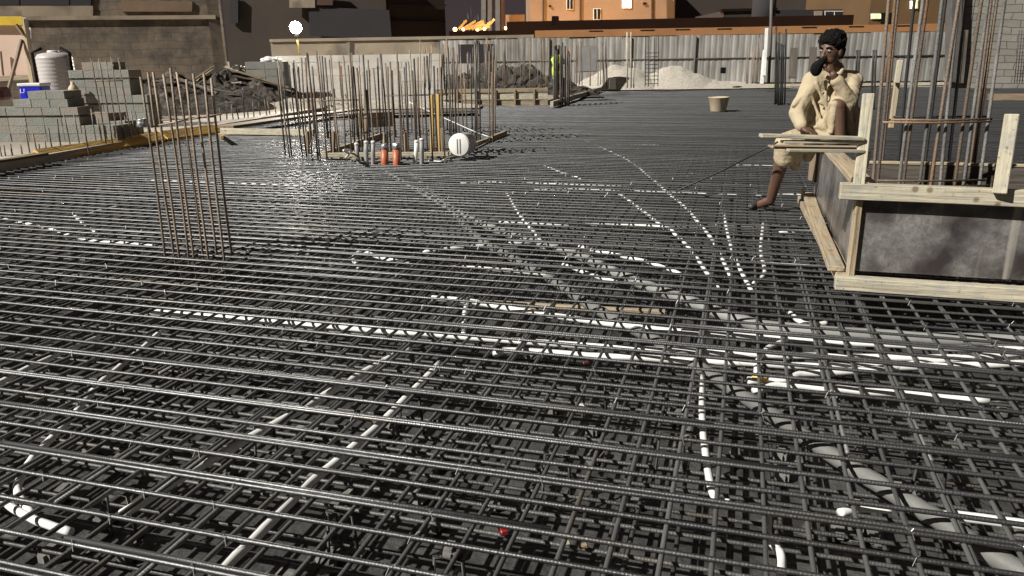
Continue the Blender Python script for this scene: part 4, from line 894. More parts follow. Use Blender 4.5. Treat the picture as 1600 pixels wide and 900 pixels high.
# far thin cages and poles
lc = thing('ladder_cage', 'tall ladder-like rebar cage standing before the gravel heaps', 'rebar cage', aty(1018, 135, 26.4))
for x in (1008, 1013, 1022, 1028): vbar(aty(x, 135, 26.4), aty(x + 1, ru(55, 62), 26.4), 0.014, 'bar_dark', lc, bend=0.002)
for k in range(9): rod('rung', [aty(1008, 131 - k * 6, 26.4), aty(1028, 130.5 - k * 6, 26.4)], 0.012, 'bar_dark', lc)
for x, t_, lab in ((980, 50, 'left one of two tall thin pale poles before the gravel'), (986, 50, 'right one of two tall thin pale poles before the gravel'), (990, 96, 'short pale stake right beside the two tall pale poles')):
    tag(rod('thin_pole', [aty(x, 137, 26.2), aty(x, (137 + t_) / 2, 26.2), aty(x, t_, 26.2)], 0.022, 'wood'), lab, 'pole')
fb_ = thing('bar_cluster', 'loose cluster of thin pale bars before the hoarding left of the worker', 'rebar cage', at(800, 150, 0.1))
for k in range(26):
    x = ru(755, 865); p = aty(x, ru(128, 140), 22 + rnd() * 2); vbar(p, aty(x + ru(-3, 3), ru(56, 70), p.y), 0.012, random.choice(['bar_tan', 'bar_rust', 'bar_grey']), fb_, bend=0.006, seg=3, n=5)
fc_ = thing('bar_cluster', 'loose cluster of thin bars right of the worker', 'rebar cage', at(925, 145, 0.1))
for k in range(20):
    x = ru(890, 952); p = aty(x, ru(132, 141), 24 + rnd()); vbar(p, aty(x + ru(-3, 3), ru(56, 72), p.y), 0.013, random.choice(['bar_tan', 'bar_rust', 'bar_dark']), fc_, bend=0.006, seg=3, n=5)
fd_ = thing('bar_cluster', 'thin pale bars standing left of the white post', 'rebar cage', at(1180, 140, 0.1))
for k in range(12):
    x = ru(1165, 1192); p = aty(x, 131, 26.3); vbar(p, aty(x + ru(-2, 2), ru(56, 85), p.y), 0.010, 'bar_tan', fd_, bend=0.006, seg=3, n=5)
fe_ = thing('bar_cluster', 'faint thin bars in front of the beige wall above the pale blocks', 'rebar cage', at(700, 150, 0.1))
for k in range(24):
    x = ru(655, 750); p = aty(x, ru(135, 146), 20 + rnd() * 2); vbar(p, aty(x + ru(-3, 3), ru(62, 90), p.y), 0.011, random.choice(['bar_tan', 'bar_rust', 'bar_grey']), fe_, bend=0.006, seg=3, n=5)
wc = thing('column_cage', 'dark rebar column in front of the worker', 'rebar column', at(876, 165, 0))
for x, t_ in ((866, 72), (869, 78), (872, 70), (876, 72), (879, 66), (883, 72), (886, 75), (889, 82)):
    p = at(x, 166 + ru(-2, 2), 0); vbar(p, aty(x, t_, p.y), 0.024, 'bar_dark' if x % 2 else 'bar_rust', wc, bend=0.003, n=5)
dc = thing('column_cage', 'narrow dark rebar column right of the tan bucket', 'rebar column', at(1217, 163, 0))
for x, t_ in ((1212, 42), (1214, 66), (1217, 50), (1220, 68), (1223, 70), (1227, 45)):
    p = at(x - 1, 164 + ru(-1, 1), 0); vbar(p, aty(x + 1, t_, p.y), 0.022, 'bar_dark', dc, bend=0.002, n=5)
for lab, x, yb_, yt_ in (('dark upright bar directly right of the seated man\'s shoulder', 1337, 172, 78), ('dark upright bar between the man and the rebar column', 1363, 172, 78)):
    q = thing('bar_post', lab, 'bar', at(x, yb_, 0))
    for dx in (-2, 2): p = at(x + dx, yb_, 0); vbar(p, aty(x + dx + 4, yt_, p.y), 0.022, 'bar_dark', q, bend=0.002, n=6)
wp = thing('white_post', 'tall white painted post standing at the far edge of the grid', 'post', aty(1190, 132, 25.5))
beam('post', aty(1190, 131, 25.5), aty(1195, 78, 25.5), 0.10, 0.12, 'white', wp, up=U); beam('post_head', aty(1194, 118, 25.42), aty(1198, 44, 25.42), 0.08, 0.10, 'white', wp, up=U); rod('pole', [aty(1201, 130, 25.7), aty(1204, 60, 25.7), aty(1206, -25, 25.7)], 0.05, 'greyframe', wp)
dk = thing('bar_bundle', 'two dark upright timbers before the grey block house on the right', 'timber', aty(1500, 130, 24.0))
for x in (1501, 1507): beam('timber', aty(x - 5, 130, 24.0), aty(x + 3, 47, 24.0), 0.09, 0.10, 'wood_dark', dk, up=U)
lm = thing('mesh_panel', 'dark steel mesh panel standing at the right edge', 'mesh', aty(1590, 130, 24.0))
for k in range(6): rod('bar', [aty(1585 + k * 4, 130, 24.0), aty(1593 + k * 4, 47, 24.0)], 0.012, 'bar_dark', lm)
for k in range(7): rod('cross_wire', [aty(1585 + k * 1.1, 126 - k * 11, 23.97), aty(1606 + k * 1.1, 126 - k * 11, 23.97)], 0.008, 'bar_dark', lm)

# ------------------------------------------------------------------ buildings beyond
def building(name, lab, x0, x1, ytop, ybot, y0, y1, m, depth=8):
    a = aty(x0, ybot, y0); b_ = aty(x1, ybot, y1); t = thing(name, lab, 'building', Vector(((a.x + b_.x) / 2, (y0 + y1) / 2, 0)))
    wallbox('wall', a, b_, max(aty(x0, ytop, y0).z, aty(x1, ytop, y1).z), 0, depth, m, t); return t
bA = building('dim_building', 'unlit building, its walls darkened to brown, behind the floodlight', 354, 606, -60, 62, 36, 36.4, 'dim_brownwall')
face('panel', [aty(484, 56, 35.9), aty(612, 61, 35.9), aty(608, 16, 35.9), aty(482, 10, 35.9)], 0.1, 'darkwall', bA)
for x0, x1, y0, y1, m in ((452, 492, -20, 12, 'beigewall'), (495, 520, -20, 8, 'dim_brownwall2'), (360, 372, -5, 36, 'darkwall')):
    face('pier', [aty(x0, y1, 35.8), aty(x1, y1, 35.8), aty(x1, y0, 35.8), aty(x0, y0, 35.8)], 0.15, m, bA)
bB = building('dim_building', 'unlit windowless building darkened to reddish brown left of the night sky gap', 609, 697, -60, 64, 37, 38, 'dim_brownwall2')
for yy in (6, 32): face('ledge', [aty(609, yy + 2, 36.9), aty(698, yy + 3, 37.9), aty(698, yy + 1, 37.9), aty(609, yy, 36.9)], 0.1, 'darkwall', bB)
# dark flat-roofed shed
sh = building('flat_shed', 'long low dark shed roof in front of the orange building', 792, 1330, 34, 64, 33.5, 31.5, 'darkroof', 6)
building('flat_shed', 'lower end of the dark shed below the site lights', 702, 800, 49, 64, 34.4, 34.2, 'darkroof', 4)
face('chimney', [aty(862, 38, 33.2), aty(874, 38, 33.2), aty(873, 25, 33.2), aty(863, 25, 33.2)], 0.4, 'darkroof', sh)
# orange building with windows
bO = building('orange_building', 'orange lit building with small windows above the dark shed', 828, 1054, -60, 40, 46, 46, 'orangewall', 10)
def window(parent, x0, x1, y0, y1, y, m):
    wf = face('window', [aty(x0 - 1, y1 + 1, y), aty(x1 + 1, y1 + 1, y), aty(x1 + 1, y0 - 1, y), aty(x0 - 1, y0 - 1, y)], 0.12, 'white', parent)
    face('pane', [aty(x0, y1, y - 0.03), aty(x1, y1, y - 0.03), aty(x1, y0, y - 0.03), aty(x0, y0, y - 0.03)], 0.1, m, wf)
    face('glazing_bar', [aty((x0 + x1) / 2 - .4, y1, y - 0.06), aty((x0 + x1) / 2 + .4, y1, y - 0.06), aty((x0 + x1) / 2 + .4, y0, y - 0.06), aty((x0 + x1) / 2 - .4, y0, y - 0.06)], 0.08, 'white', wf)
window(bO, 886, 895, -6, 14, 45.95, 'glass'); window(bO, 928, 938, 14, 30, 45.95, 'glass'); window(bO, 973, 986, -8, 12, 45.95, 'lit')
face('vent', [aty(858, 11, 45.9), aty(861, 11, 45.9), aty(861, 8, 45.9), aty(858, 8, 45.9)], 0.1, 'black', bO); face('vent', [aty(1005, 7, 45.9), aty(1010, 7, 45.9), aty(1010, 4, 45.9), aty(1005, 4, 45.9)], 0.1, 'black', bO)
for x in (848, 906, 1018): face('drain_pipe', [aty(x, 40, 45.9), aty(x + 2, 40, 45.9), aty(x + 2, -60, 45.9), aty(x, -60, 45.9)], 0.1, 'dim_brownwall2', bO)
face('side_wall', [aty(1042, 40, 45.85), aty(1054, 40, 45.85), aty(1054, -60, 45.85), aty(1042, -60, 45.85)], 0.1, 'orangewall2', bO)
building('small_block', 'low orange block left of the orange building', 790, 820, 23, 45, 45, 45, 'orangewall', 3)
# half-built frame against the sky
fm = thing('concrete_frame', 'half-built dark concrete columns against the night sky', 'building', aty(770, 45, 44))
for x in (757, 766, 779, 785): beam('column', aty(x, 60, 44), aty(x, -40, 44), 0.35, 0.25 if x < 780 else 0.18, 'greyframe' if x != 785 else 'dim_brownwall2', fm, bev=0, up=U)
for k in range(14): x = 728 + k * 2.5 + ru(-1, 1); rod('bar', [aty(x, 44, 44), aty(x, ru(10, 34), 44)], 0.03, 'bar_dark', fm)
rs = thing('site_rubble', 'heap of lit boards with glowing site lamps beyond the shed', 'rubble', aty(745, 47, 41))
for k in range(9):
    x = 725 + k * 5; beam('board', aty(x - 8, 46, 41), aty(x + ru(2, 16), ru(30, 42), 41), 0.25, 0.12, 'wood_mid', rs, bev=0)
for k, (x, y) in enumerate(((711, 46), (724, 46), (757, 45), (790, 44), (746, 47))):
    q = thing('site_lamp', ['leftmost and largest glowing yellow site lamp beyond the shed', 'glowing site lamp at the left foot of the lit boards', 'glowing site lamp under the middle of the lit boards', 'glowing site lamp at the right end by the shed roof', 'glowing site lamp below the left half of the lit boards'][k], 'lamp', aty(x, y + 6, 40.4))
    p = aty(x, y, 40.4); bm = bmesh.new(); bmesh.ops.create_icosphere(bm, subdivisions=2, radius=0.07 if k else 0.1); me = bpy.data.meshes.new('bulb'); bm.to_mesh(me); bm.free(); link('bulb', me, M['bulb'], q, p)
    rod('stem', [p - Vector((0, 0, 0.5)), p - Vector((0, 0, 0.07))], 0.03, 'greyframe', q)
    if k in (0, 2, 3):
        l_ = bpy.data.lights.new('lamp_glow', 'POINT'); l_.energy = 35; l_.color = (1.0, 0.55, 0.18); l_.shadow_soft_size = 0.1; lo_ = bpy.data.objects.new('lamp_glow', l_); col.objects.link(lo_); lo_.parent = q; lo_.location = p + Vector((0, -0.25, 0.15)) - ORG[q.name]
# sodium street lamps standing in the lane between the shed and the orange building
for x in (870, 975):
    p = aty(x, 42, 42.0); q = thing('lane_lamp', 'sodium lamp hidden in the lane behind the dark shed, ' + ('left one' if x < 900 else 'right one'), 'lamp', Vector((p.x, 42, ZG)))
    rod('pole', [Vector((p.x, 42, ZG)), p - Vector((0, 0, 0.1))], 0.04, 'greyframe', q); b = MB(); b.box(p, (0.4, 0.2, 0.12)); b.build('lamp_head', M['bulb'], q)
    l_ = bpy.data.lights.new('lamp_glow', 'POINT'); l_.energy = 240; l_.color = (1.0, 0.56, 0.24); l_.shadow_soft_size = 0.15; lo_ = bpy.data.objects.new('lamp_glow', l_); col.objects.link(lo_); lo_.parent = q; lo_.location = p + Vector((0, 0.35, 0.0)) - ORG[q.name]
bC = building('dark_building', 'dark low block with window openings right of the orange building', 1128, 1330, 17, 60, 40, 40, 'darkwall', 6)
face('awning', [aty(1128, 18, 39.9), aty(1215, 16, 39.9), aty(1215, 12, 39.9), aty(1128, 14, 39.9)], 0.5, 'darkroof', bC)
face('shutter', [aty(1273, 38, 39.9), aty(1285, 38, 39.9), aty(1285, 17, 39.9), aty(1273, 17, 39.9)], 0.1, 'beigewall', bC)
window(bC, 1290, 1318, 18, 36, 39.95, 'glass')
b = MB(); b.lathe([(0.5, 0), (0.55, 0.1), (0.55, 1.0), (0.35, 1.15), (0.1, 1.2)], 18, Matrix.Translation(aty(1192, 35, 39))); b.build('roof_tank', M['darkwall'], bC, True)
q = thing('site_lamp', 'tiny warm lamp on the dark block left of the white post', 'lamp', aty(1162, 42, 39.5)); bm = bmesh.new(); bmesh.ops.create_icosphere(bm, subdivisions=2, radius=0.08); me = bpy.data.meshes.new('bulb'); bm.to_mesh(me); bm.free(); link('bulb', me, M['bulb'], q, aty(1162, 36, 39.5)); rod('stem', [aty(1162, 44, 39.5), aty(1162, 38, 39.5)], 0.03, 'greyframe', q)
building('dim_building', 'dim grey brown facade behind the dark low block', 1054, 1352, -70, 60, 52, 52, 'dim_brownwall', 6)
bD = building('amber_building', 'amber brown house with lit windows right of the seated man', 1354, 1494, -70, 60, 37, 37, 'orangewall2', 8)
window(bD, 1362, 1377, 22, 29, 36.95, 'lit2'); face('opening', [aty(1377, 36, 36.9), aty(1397, 36, 36.9), aty(1397, 20, 36.9), aty(1377, 20, 36.9)], 0.1, 'black', bD)
window(bD, 1423, 1429, 2, 13, 36.95, 'lit'); window(bD, 1430.5, 1434, 0, 13, 36.95, 'lit2')
wr = thing('block_wall_house', 'rough grey block wall house at the upper right corner', 'house', aty(1560, 120, 26))
wallbox('wall', aty(1492, 100, 26.5), aty(1700, 100, 25.0), 5.5, 0, 0.3, 'rightwall', wr)
wallbox('wall', aty(1493, 100, 30), aty(1492, 100, 26.5), 5.5, 0, 0.3, 'rightwall', wr)
face('pier', [aty(1486, 128, 26.0), aty(1502, 128, 26.0), aty(1503, -60, 26.0), aty(1489, -60, 26.0)], 0.4, 'greyframe', wr)

# ------------------------------------------------------------------ people
SPHC = {}
def SPH(seg):
    if seg not in SPHC:
        bm = bmesh.new(); bmesh.ops.create_uvsphere(bm, u_segments=seg, v_segments=max(8, seg // 2 + 2), radius=1.0); bm.verts.index_update()
        SPHC[seg] = ([tuple(v.co) for v in bm.verts], [tuple(v.index for v in f.verts) for f in bm.faces]); bm.free()
    return SPHC[seg]
def blob(name, prims, voxel, m, parent=None, smooth=4, disp=0.0, dscale=0.08, fine=0.0):
    """one continuous surface: tapered capsules and ellipsoids fused by a voxel remesh, then smoothed"""
    VS = []; FS = []
    def ball(c, rad, rot=None, seg=16):
        tv, tf = SPH(seg); k = len(VS)
        for t in tv:
            q = Vector((t[0] * rad[0], t[1] * rad[1], t[2] * rad[2])); VS.append((rot @ q if rot is not None else q) + c)
        FS.extend(tuple(i + k for i in f) for f in tf)
    for p in prims:
        if p[0] == 'c':
            _, a, ra, b_, rb = p; a = Vector(a); b_ = Vector(b_); L = (b_ - a).length
            n = max(2, int(L / max(0.006, min(ra, rb) * 0.35)))
            for i in range(n + 1):
                t = i / n; r = ra + (rb - ra) * t; ball(a.lerp(b_, t), (r, r, r), None, 12)
        else:
            ball(Vector(p[1]), p[2], p[3] if len(p) > 3 else None, 20)
    me = bpy.data.meshes.new(name); me.from_pydata(VS, [], FS)
    o = bpy.data.objects.new('tmp', me); col.objects.link(o)
    r = o.modifiers.new('r', 'REMESH'); r.mode = 'VOXEL'; r.voxel_size = voxel
    s = o.modifiers.new('s', 'SMOOTH'); s.factor = 0.5; s.iterations = smooth
    if disp > 0:
        tx = bpy.data.textures.new(name + '_t', 'CLOUDS'); tx.noise_scale = dscale; tx.noise_depth = 2
        d = o.modifiers.new('d', 'DISPLACE'); d.texture = tx; d.strength = disp; d.mid_level = 0.5; d.texture_coords = 'LOCAL'
    if fine > 0:
        tx = bpy.data.textures.new(name + '_f', 'WOOD'); tx.wood_type = 'BANDNOISE'; tx.noise_scale = 0.10; tx.turbulence = 9.0; tx.noise_basis_2 = 'SIN'
        d = o.modifiers.new('f', 'DISPLACE'); d.texture = tx; d.strength = fine; d.mid_level = 0.5; d.texture_coords = 'LOCAL'
    dg = bpy.context.evaluated_depsgraph_get(); dg.update()
    m2 = bpy.data.meshes.new_from_object(o.evaluated_get(dg)); bpy.data.objects.remove(o); bpy.data.meshes.remove(me)
    org = ORG[parent.name] if parent is not None else Vector((0, 0, 0))
    m2.transform(Matrix.Translation(-org)); m2.name = name
    m2.polygons.foreach_set('use_smooth', [True] * len(m2.polygons)); m2.materials.clear()
    return link(name, m2, m, parent, org)

A = aty
foot = at(1190, 324, 0.0)
man = thing('person', 'person in tan tunic seated on the formwork box, one knee up, hand at mouth', 'person', Vector((foot.x + 0.35, foot.y, 0)))
YM = 5.95
neck = A(1305, 116, YM + 0.03); headc = A(1298, 79, YM - 0.02)
shR = A(1270, 128, YM - 0.02); elR = A(1245, 176, YM - 0.12); wrR = A(1253, 199, YM - 0.24)
shL = A(1331, 127, YM + 0.06); elL = A(1327, 160, YM - 0.20); wrL = A(1302, 117, YM - 0.23)
pel = A(1290, 206, YM + 0.05); hipR = A(1276, 214, YM + 0.0); hipL = A(1307, 212, YM + 0.02)
knR = A(1229, 226, YM - 0.10); anR = A(1204, 313, YM + 0.10)
knL = A(1309, 166, YM - 0.22); anL = A(1313, 220, YM - 0.25)
chest = A(1299, 148, YM + 0.02); belly = A(1292, 182, YM + 0.0)
fw = (Vector((-0.78, -0.62, -0.10))).normalized()       # where the face looks: to the left and a little to the viewer
side = fw.cross(Vector((0, 0, 1))).normalized(); upv = side.cross(fw).normalized()
HR_ = Matrix((side, fw, upv)).transposed()
def hpnt(x, y, z): return headc + side * x + fw * y + upv * z
prims = [('e', headc, (0.072, 0.088, 0.098), HR_), ('e', hpnt(0, 0.022, -0.055), (0.056, 0.062, 0.062), HR_), ('c', hpnt(0, 0.055, -0.098), 0.024, hpnt(0, 0.03, -0.095), 0.034),
         ('c', hpnt(0, 0.083, 0.012), 0.009, hpnt(0, 0.104, -0.028), 0.014), ('e', hpnt(-0.013, 0.094, -0.03), (0.009, 0.010, 0.008), HR_), ('e', hpnt(0.013, 0.094, -0.03), (0.009, 0.010, 0.008), HR_),
         ('c', hpnt(-0.034, 0.074, 0.024), 0.010, hpnt(0.034, 0.074, 0.024), 0.010), ('c', hpnt(-0.018, 0.078, -0.058), 0.008, hpnt(0.018, 0.078, -0.058), 0.008),
         ('e', hpnt(0.076, -0.008, -0.012), (0.012, 0.022, 0.034), HR_), ('e', hpnt(-0.076, -0.008, -0.012), (0.012, 0.022, 0.034), HR_),
         ('c', hpnt(0, -0.012, -0.07), 0.052, neck, 0.060), ('c', neck, 0.065, chest, 0.12), ('c', chest, 0.13, belly, 0.12), ('c', belly, 0.12, pel, 0.13),
         ('c', shR, 0.055, elR, 0.042), ('c', elR, 0.040, wrR, 0.028), ('c', shL, 0.055, elL, 0.042), ('c', elL, 0.041, wrL, 0.028), ('c', neck, 0.05, shR, 0.055), ('c', neck, 0.05, shL, 0.055),
         ('c', hipR, 0.09, knR, 0.058), ('c', knR, 0.056, knR.lerp(anR, 0.35), 0.054), ('c', knR.lerp(anR, 0.35), 0.054, anR, 0.036), ('c', pel, 0.10, hipL, 0.10), ('c', hipL, 0.09, knL, 0.058), ('c', knL, 0.057, anL, 0.038),
         ('c', anR, 0.036, A(1180, 322, foot.y - 0.03), 0.030), ('c', anL, 0.036, A(1296, 227, YM - 0.32), 0.028)]
def hand(wr, d, nrm, thumb, curl, ln=1.0):
    """palm, four unequal curled fingers and a thumb off the side of the palm"""
    d = d.normalized(); s_ = d.cross(nrm).normalized(); nrm = s_.cross(d).normalized(); out = []
    pc = wr + d * 0.045; out.append(('e', pc, (0.046 * ln, 0.040, 0.017), Matrix((d, s_, nrm)).transposed()))
    for k, (o_, L) in enumerate(((-0.028, 0.062), (-0.010, 0.072), (0.009, 0.068), (0.027, 0.052))):
        a = wr + d * 0.082 + s_ * o_; dd = (d - nrm * curl * 0.45 + s_ * o_ * 2).normalized(); b_ = a + dd * L * 0.45; d2 = (d - nrm * curl * 1.6).normalized(); c_ = b_ + d2 * L * 0.35; d3 = (d * 0.3 - nrm * curl * 1.8).normalized(); e_ = c_ + d3 * L * 0.25
        out += [('c', a, 0.0098, b_, 0.0088), ('c', b_, 0.0088, c_, 0.0080), ('c', c_, 0.0080, e_, 0.0068)]
    a = wr + d * 0.028 + s_ * thumb * 0.034; b_ = a + (d * 0.7 + s_ * thumb * 0.8 - nrm * 0.3).normalized() * 0.034; c_ = b_ + (d - nrm * 0.4).normalized() * 0.028
    out += [('c', wr + d * 0.02 + s_ * thumb * 0.012, 0.014, a, 0.012), ('c', a, 0.0115, b_, 0.0098), ('c', b_, 0.0098, c_, 0.0078)]
    return out
prims += hand(wrR, A(1278, 211, YM - 0.30) - wrR, Vector((0, -0.3, 1)), -1, 0.5)
hl_d = (A(1293, 93, YM - 0.16) - wrL)
prims += hand(wrL, hl_d, Vector((0.5, -0.85, 0.1)), -1, 0.55, 0.9)
body = blob('body', prims, 0.0052, M['skin'], man, smooth=3)
# eyes, brows
for s_ in (-1, 1):
    bm = bmesh.new(); bmesh.ops.create_uvsphere(bm, u_segments=12, v_segments=8, radius=0.0105); me = bpy.data.meshes.new('eye'); bm.to_mesh(me); bm.free()
    ey = link('eye', me, M['eye'], man, hpnt(s_ * 0.031, 0.077, 0.004))
    bm = bmesh.new(); bmesh.ops.create_uvsphere(bm, u_segments=10, v_segments=6, radius=0.0062); me = bpy.data.meshes.new('iris'); bm.to_mesh(me); bm.free(); link('iris', me, M['black'], ey, hpnt(s_ * 0.031, 0.0845, 0.003))
    b = MB(); b.tube([hpnt(s_ * 0.012, 0.089, 0.026), hpnt(s_ * 0.032, 0.087, 0.031), hpnt(s_ * 0.052, 0.070, 0.025)], [0.004, 0.0055, 0.003], 6); b.build('eyebrow', M['hair'], man, True)
b = MB(); b.tube([hpnt(-0.024, 0.086, -0.046), hpnt(0, 0.096, -0.043), hpnt(0.024, 0.086, -0.046)], [0.004, 0.006, 0.004], 6); b.build('moustache', M['hair'], man, True)
hp_ = [('e', hpnt(0, -0.025, 0.045), (0.095, 0.098, 0.082), HR_), ('e', hpnt(0, 0.035, 0.082), (0.070, 0.055, 0.042), HR_), ('e', hpnt(0, -0.065, -0.005), (0.078, 0.048, 0.075), HR_), ('e', hpnt(0.03, 0.01, 0.095), (0.05, 0.06, 0.035), HR_), ('e', hpnt(-0.03, 0.0, 0.098), (0.05, 0.06, 0.035), HR_)]
for k in range(90):
    a = ru(0, 6.28); e = ru(0.1, 1.5); hp_.append(('e', hpnt(0.092 * math.cos(a) * math.cos(e * 0.9), -0.020 + 0.098 * math.sin(a) * math.cos(e * 0.9) * (0.95 if math.sin(a) < 0 else 0.88), 0.042 + 0.095 * math.sin(e)), (ru(0.010, 0.020),) * 3))
blob('hair', hp_, 0.006, M['hair'], man, smooth=2, disp=0.012, dscale=0.02)
# tunic: torso, sleeves, skirt over the lap and the raised knee
tun = [('c', neck + Vector((0, 0, -0.035)), 0.085, chest, 0.150), ('e', chest, (0.185, 0.135, 0.16)), ('c', chest, 0.155, belly, 0.158), ('c', belly, 0.158, pel, 0.165),
       ('c', neck + Vector((0, 0, -0.04)), 0.075, shR, 0.078), ('c', neck + Vector((0, 0, -0.04)), 0.075, shL, 0.080),
       ('c', shR, 0.074, elR, 0.060), ('c', elR, 0.060, elR.lerp(wrR, 0.85), 0.046), ('c', shL, 0.076, elL, 0.062), ('c', elL, 0.060, elL.lerp(wrL, 0.75), 0.048),
       ('c', chest, 0.11, shR, 0.08), ('c', chest, 0.11, shL, 0.08),
       ('c', pel, 0.15, A(1262, 208, YM - 0.06), 0.075), ('c', pel, 0.14, A(1300, 205, YM - 0.12), 0.06),
       ('c', A(1318, 164, YM - 0.13), 0.055, A(1338, 178, YM - 0.06), 0.045), ('c', A(1337, 175, YM - 0.06), 0.045, A(1338, 215, YM + 0.0), 0.040), ('c', A(1328, 170, YM - 0.1), 0.05, A(1330, 210, YM + 0.05), 0.06), ('c', belly, 0.12, A(1325, 175, YM - 0.05), 0.06), ('c', A(1303, 163, YM - 0.24), 0.030, A(1322, 162, YM - 0.20), 0.040), ('c', A(1303, 163, YM - 0.24), 0.028, A(1299, 205, YM - 0.24), 0.022), ('c', A(1323, 164, YM - 0.2), 0.035, A(1327, 205, YM - 0.18), 0.030), ('c', A(1312, 158, YM - 0.2), 0.05, A(1314, 170, YM - 0.1), 0.06),
       ('c', A(1292, 175, YM - 0.1), 0.035, A(1294, 214, YM - 0.16), 0.030), ('c', A(1300, 168, YM - 0.17), 0.022, A(1298, 212, YM - 0.20), 0.022)]
tun += [('c', A(1262, 206, YM - 0.10), 0.05, A(1292, 214, YM - 0.18), 0.045), ('c', A(1336, 182, YM - 0.10), 0.035, A(1334, 216, YM - 0.12), 0.028), ('c', A(1284, 196, YM - 0.16), 0.04, A(1298, 216, YM - 0.20), 0.03)]
# folds: thin raised ridges draped from shoulder, waist and sleeves
for (x0, y0, d0, x1, y1, d1, r) in [(1275, 130, -0.15, 1300, 190, -0.17, 0.016), (1290, 128, -0.15, 1292, 200, -0.18, 0.014), (1308, 132, -0.14, 1285, 195, -0.18, 0.014), (1268, 150, -0.11, 1288, 205, -0.16, 0.015), (1318, 135, -0.08, 1300, 165, -0.14, 0.014), (1325, 128, -0.05, 1318, 150, -0.12, 0.014), (1280, 160, -0.15, 1308, 178, -0.15, 0.013), (1262, 140, -0.09, 1240, 165, -0.15, 0.016), (1270, 200, -0.15, 1300, 190, -0.18, 0.016)]:
    tun.append(('c', A(x0, y0, YM + d0), r, A(x1, y1, YM + d1), r * 0.8))
tunic = blob('tunic', tun, 0.0075, M['cloth'], man, smooth=3, disp=0.009, dscale=0.10, fine=0.005)
col_p = [A(1313, 100, YM + 0.03), A(1316, 108, YM - 0.02), A(1309, 119, YM - 0.09), A(1299, 124, YM - 0.13), A(1290, 119, YM - 0.11)]
b = MB(); b.tube(spline(col_p, 6), 0.015, 8); b.build('collar', M['cloth'], man, True)
# trousers: both thighs, loose cuff under the right knee, open leg of the raised one
tr = [('c', hipR, 0.115, knR, 0.092), ('c', knR, 0.090, A(1226, 246, YM - 0.08), 0.082), ('c', A(1232, 230, YM - 0.05), 0.07, A(1243, 258, YM + 0.0), 0.045), ('c', A(1265, 225, YM), 0.07, A(1262, 246, YM + 0.05), 0.04), ('c', pel, 0.15, hipR, 0.12), ('c', pel, 0.15, hipL, 0.12),
      ('c', hipL, 0.115, A(1313, 178, YM - 0.12), 0.085), ('c', A(1314, 176, YM - 0.14), 0.07, A(1326, 205, YM - 0.1), 0.055)]
for k in range(5): tr.append(('c', A(1222 + k * 8, 222 + k, YM - 0.16), 0.014, A(1226 + k * 6, 250 + k * 2, YM - 0.14 + k * 0.02), 0.012))
blob('trousers', tr, 0.0075, M['cloth'], man, smooth=3, disp=0.008, dscale=0.09, fine=0.005)
# shoes
def shoe(an, toe, name='shoe'):
    d = (toe - an); d.z = 0; d.normalize(); z0 = min(an.z, toe.z) - 0.03; heel = Vector((an.x, an.y, 0)) - d * 0.035
    return blob(name, [('c', heel + Vector((0, 0, z0 + 0.034)), 0.034, heel + d * 0.10 + Vector((0, 0, z0 + 0.036)), 0.038), ('c', heel + d * 0.10 + Vector((0, 0, z0 + 0.034)), 0.040, heel + d * 0.205 + Vector((0, 0, z0 + 0.022)), 0.026), ('c', heel + Vector((0, 0, z0 + 0.06)), 0.036, heel + Vector((0, 0, z0 + 0.035)), 0.036)], 0.007, M['shoe'], man, smooth=3)
shoe(Vector((anR.x, foot.y + 0.02, 0.06)), Vector((A(1175, 326, foot.y).x, foot.y - 0.06, 0.035)))
shoe(anL, A(1292, 228, YM - 0.36))
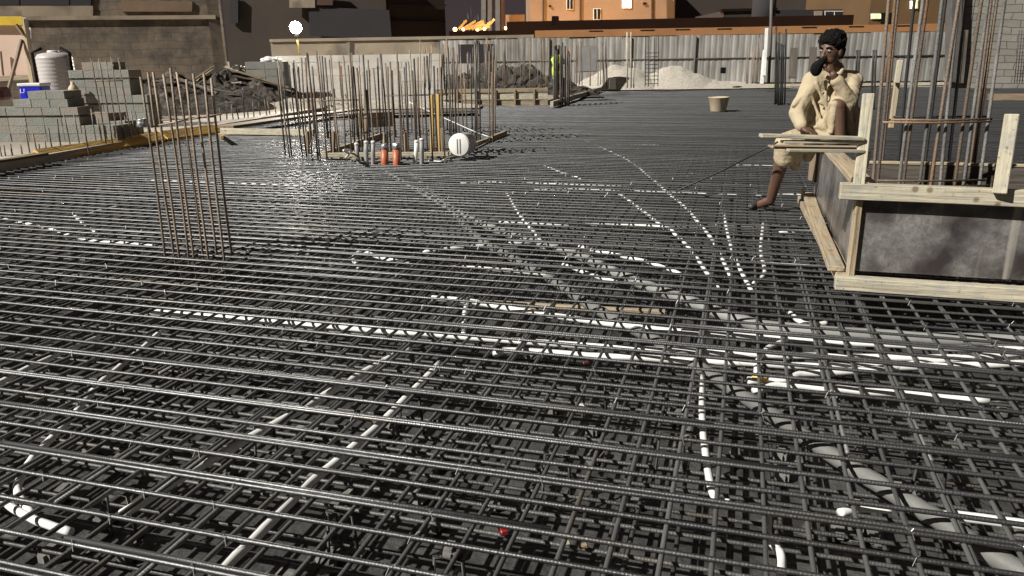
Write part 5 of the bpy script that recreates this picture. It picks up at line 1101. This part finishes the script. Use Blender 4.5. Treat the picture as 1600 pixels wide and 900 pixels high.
# black bundle held at the mouth
hold = thing('black_bundle', 'black rounded bundle held up at the seated person\'s mouth', 'bundle', A(1275, 118, YM - 0.25))
blob('cloth', [('e', A(1275, 108, YM - 0.22), (0.043, 0.036, 0.052)), ('c', A(1278, 102, YM - 0.22), 0.035, A(1290, 91, YM - 0.19), 0.018)], 0.007, M['black'], hold, smooth=3, disp=0.01, dscale=0.04)

# worker in a lime vest behind the far column
YW = 21.6
wk = thing('person', 'worker in lime vest and dark trousers behind the far column, arm raised to the bars', 'person', A(878, 168, YW))
def W(x, y, d=0): return A(x, y, YW + d)
b_w = [('e', W(871, 79), (0.095, 0.105, 0.125)), ('c', W(871, 84), 0.06, W(872, 92), 0.07), ('c', W(872, 93), 0.12, W(873, 128), 0.14), ('c', W(864, 95), 0.06, W(868, 110, -0.1), 0.05), ('c', W(868, 110, -0.1), 0.05, W(876, 98, -0.25), 0.035), ('c', W(879, 95), 0.06, W(886, 100, -0.1), 0.05), ('c', W(886, 100, -0.1), 0.048, W(886, 86, -0.25), 0.04),
       ('c', W(869, 126), 0.10, W(868, 148), 0.075), ('c', W(868, 148), 0.07, W(868, 168), 0.05), ('c', W(878, 126), 0.10, W(880, 148), 0.075), ('c', W(880, 148), 0.07, W(880, 168), 0.05), ('c', W(868, 168), 0.05, W(865, 169, -0.15), 0.04), ('c', W(880, 168), 0.05, W(879, 169, -0.15), 0.04)]
for k in range(4): b_w.append(('c', W(885 + k * 0.7, 86, -0.25), 0.014, W(886 + k * 0.8, 82 - (k % 2), -0.26), 0.011))
b_w.append(('c', W(884, 87, -0.25), 0.014, W(882.5, 84.5, -0.27), 0.012))
for k in range(4): b_w.append(('c', W(876, 98 - k * 0.5, -0.26), 0.014, W(878.5, 96 - k * 0.8, -0.27), 0.011))
b_w.append(('c', W(875, 97, -0.26), 0.014, W(876, 94.5, -0.28), 0.012))
blob('body', b_w, 0.016, M['trouser'], wk, smooth=3)
blob('vest', [('c', W(871, 93), 0.145, W(871, 113), 0.16), ('c', W(866, 94), 0.09, W(869, 108, -0.08), 0.08)], 0.02, M['vest'], wk, smooth=3, disp=0.03, dscale=0.15)
blob('cap', [('e', W(871, 75.5), (0.11, 0.12, 0.085))], 0.016, M['black'], wk, smooth=2)
blob('glove', [('e', W(886.5, 86, -0.27), (0.075, 0.06, 0.11))], 0.016, M['black'], wk, smooth=2)
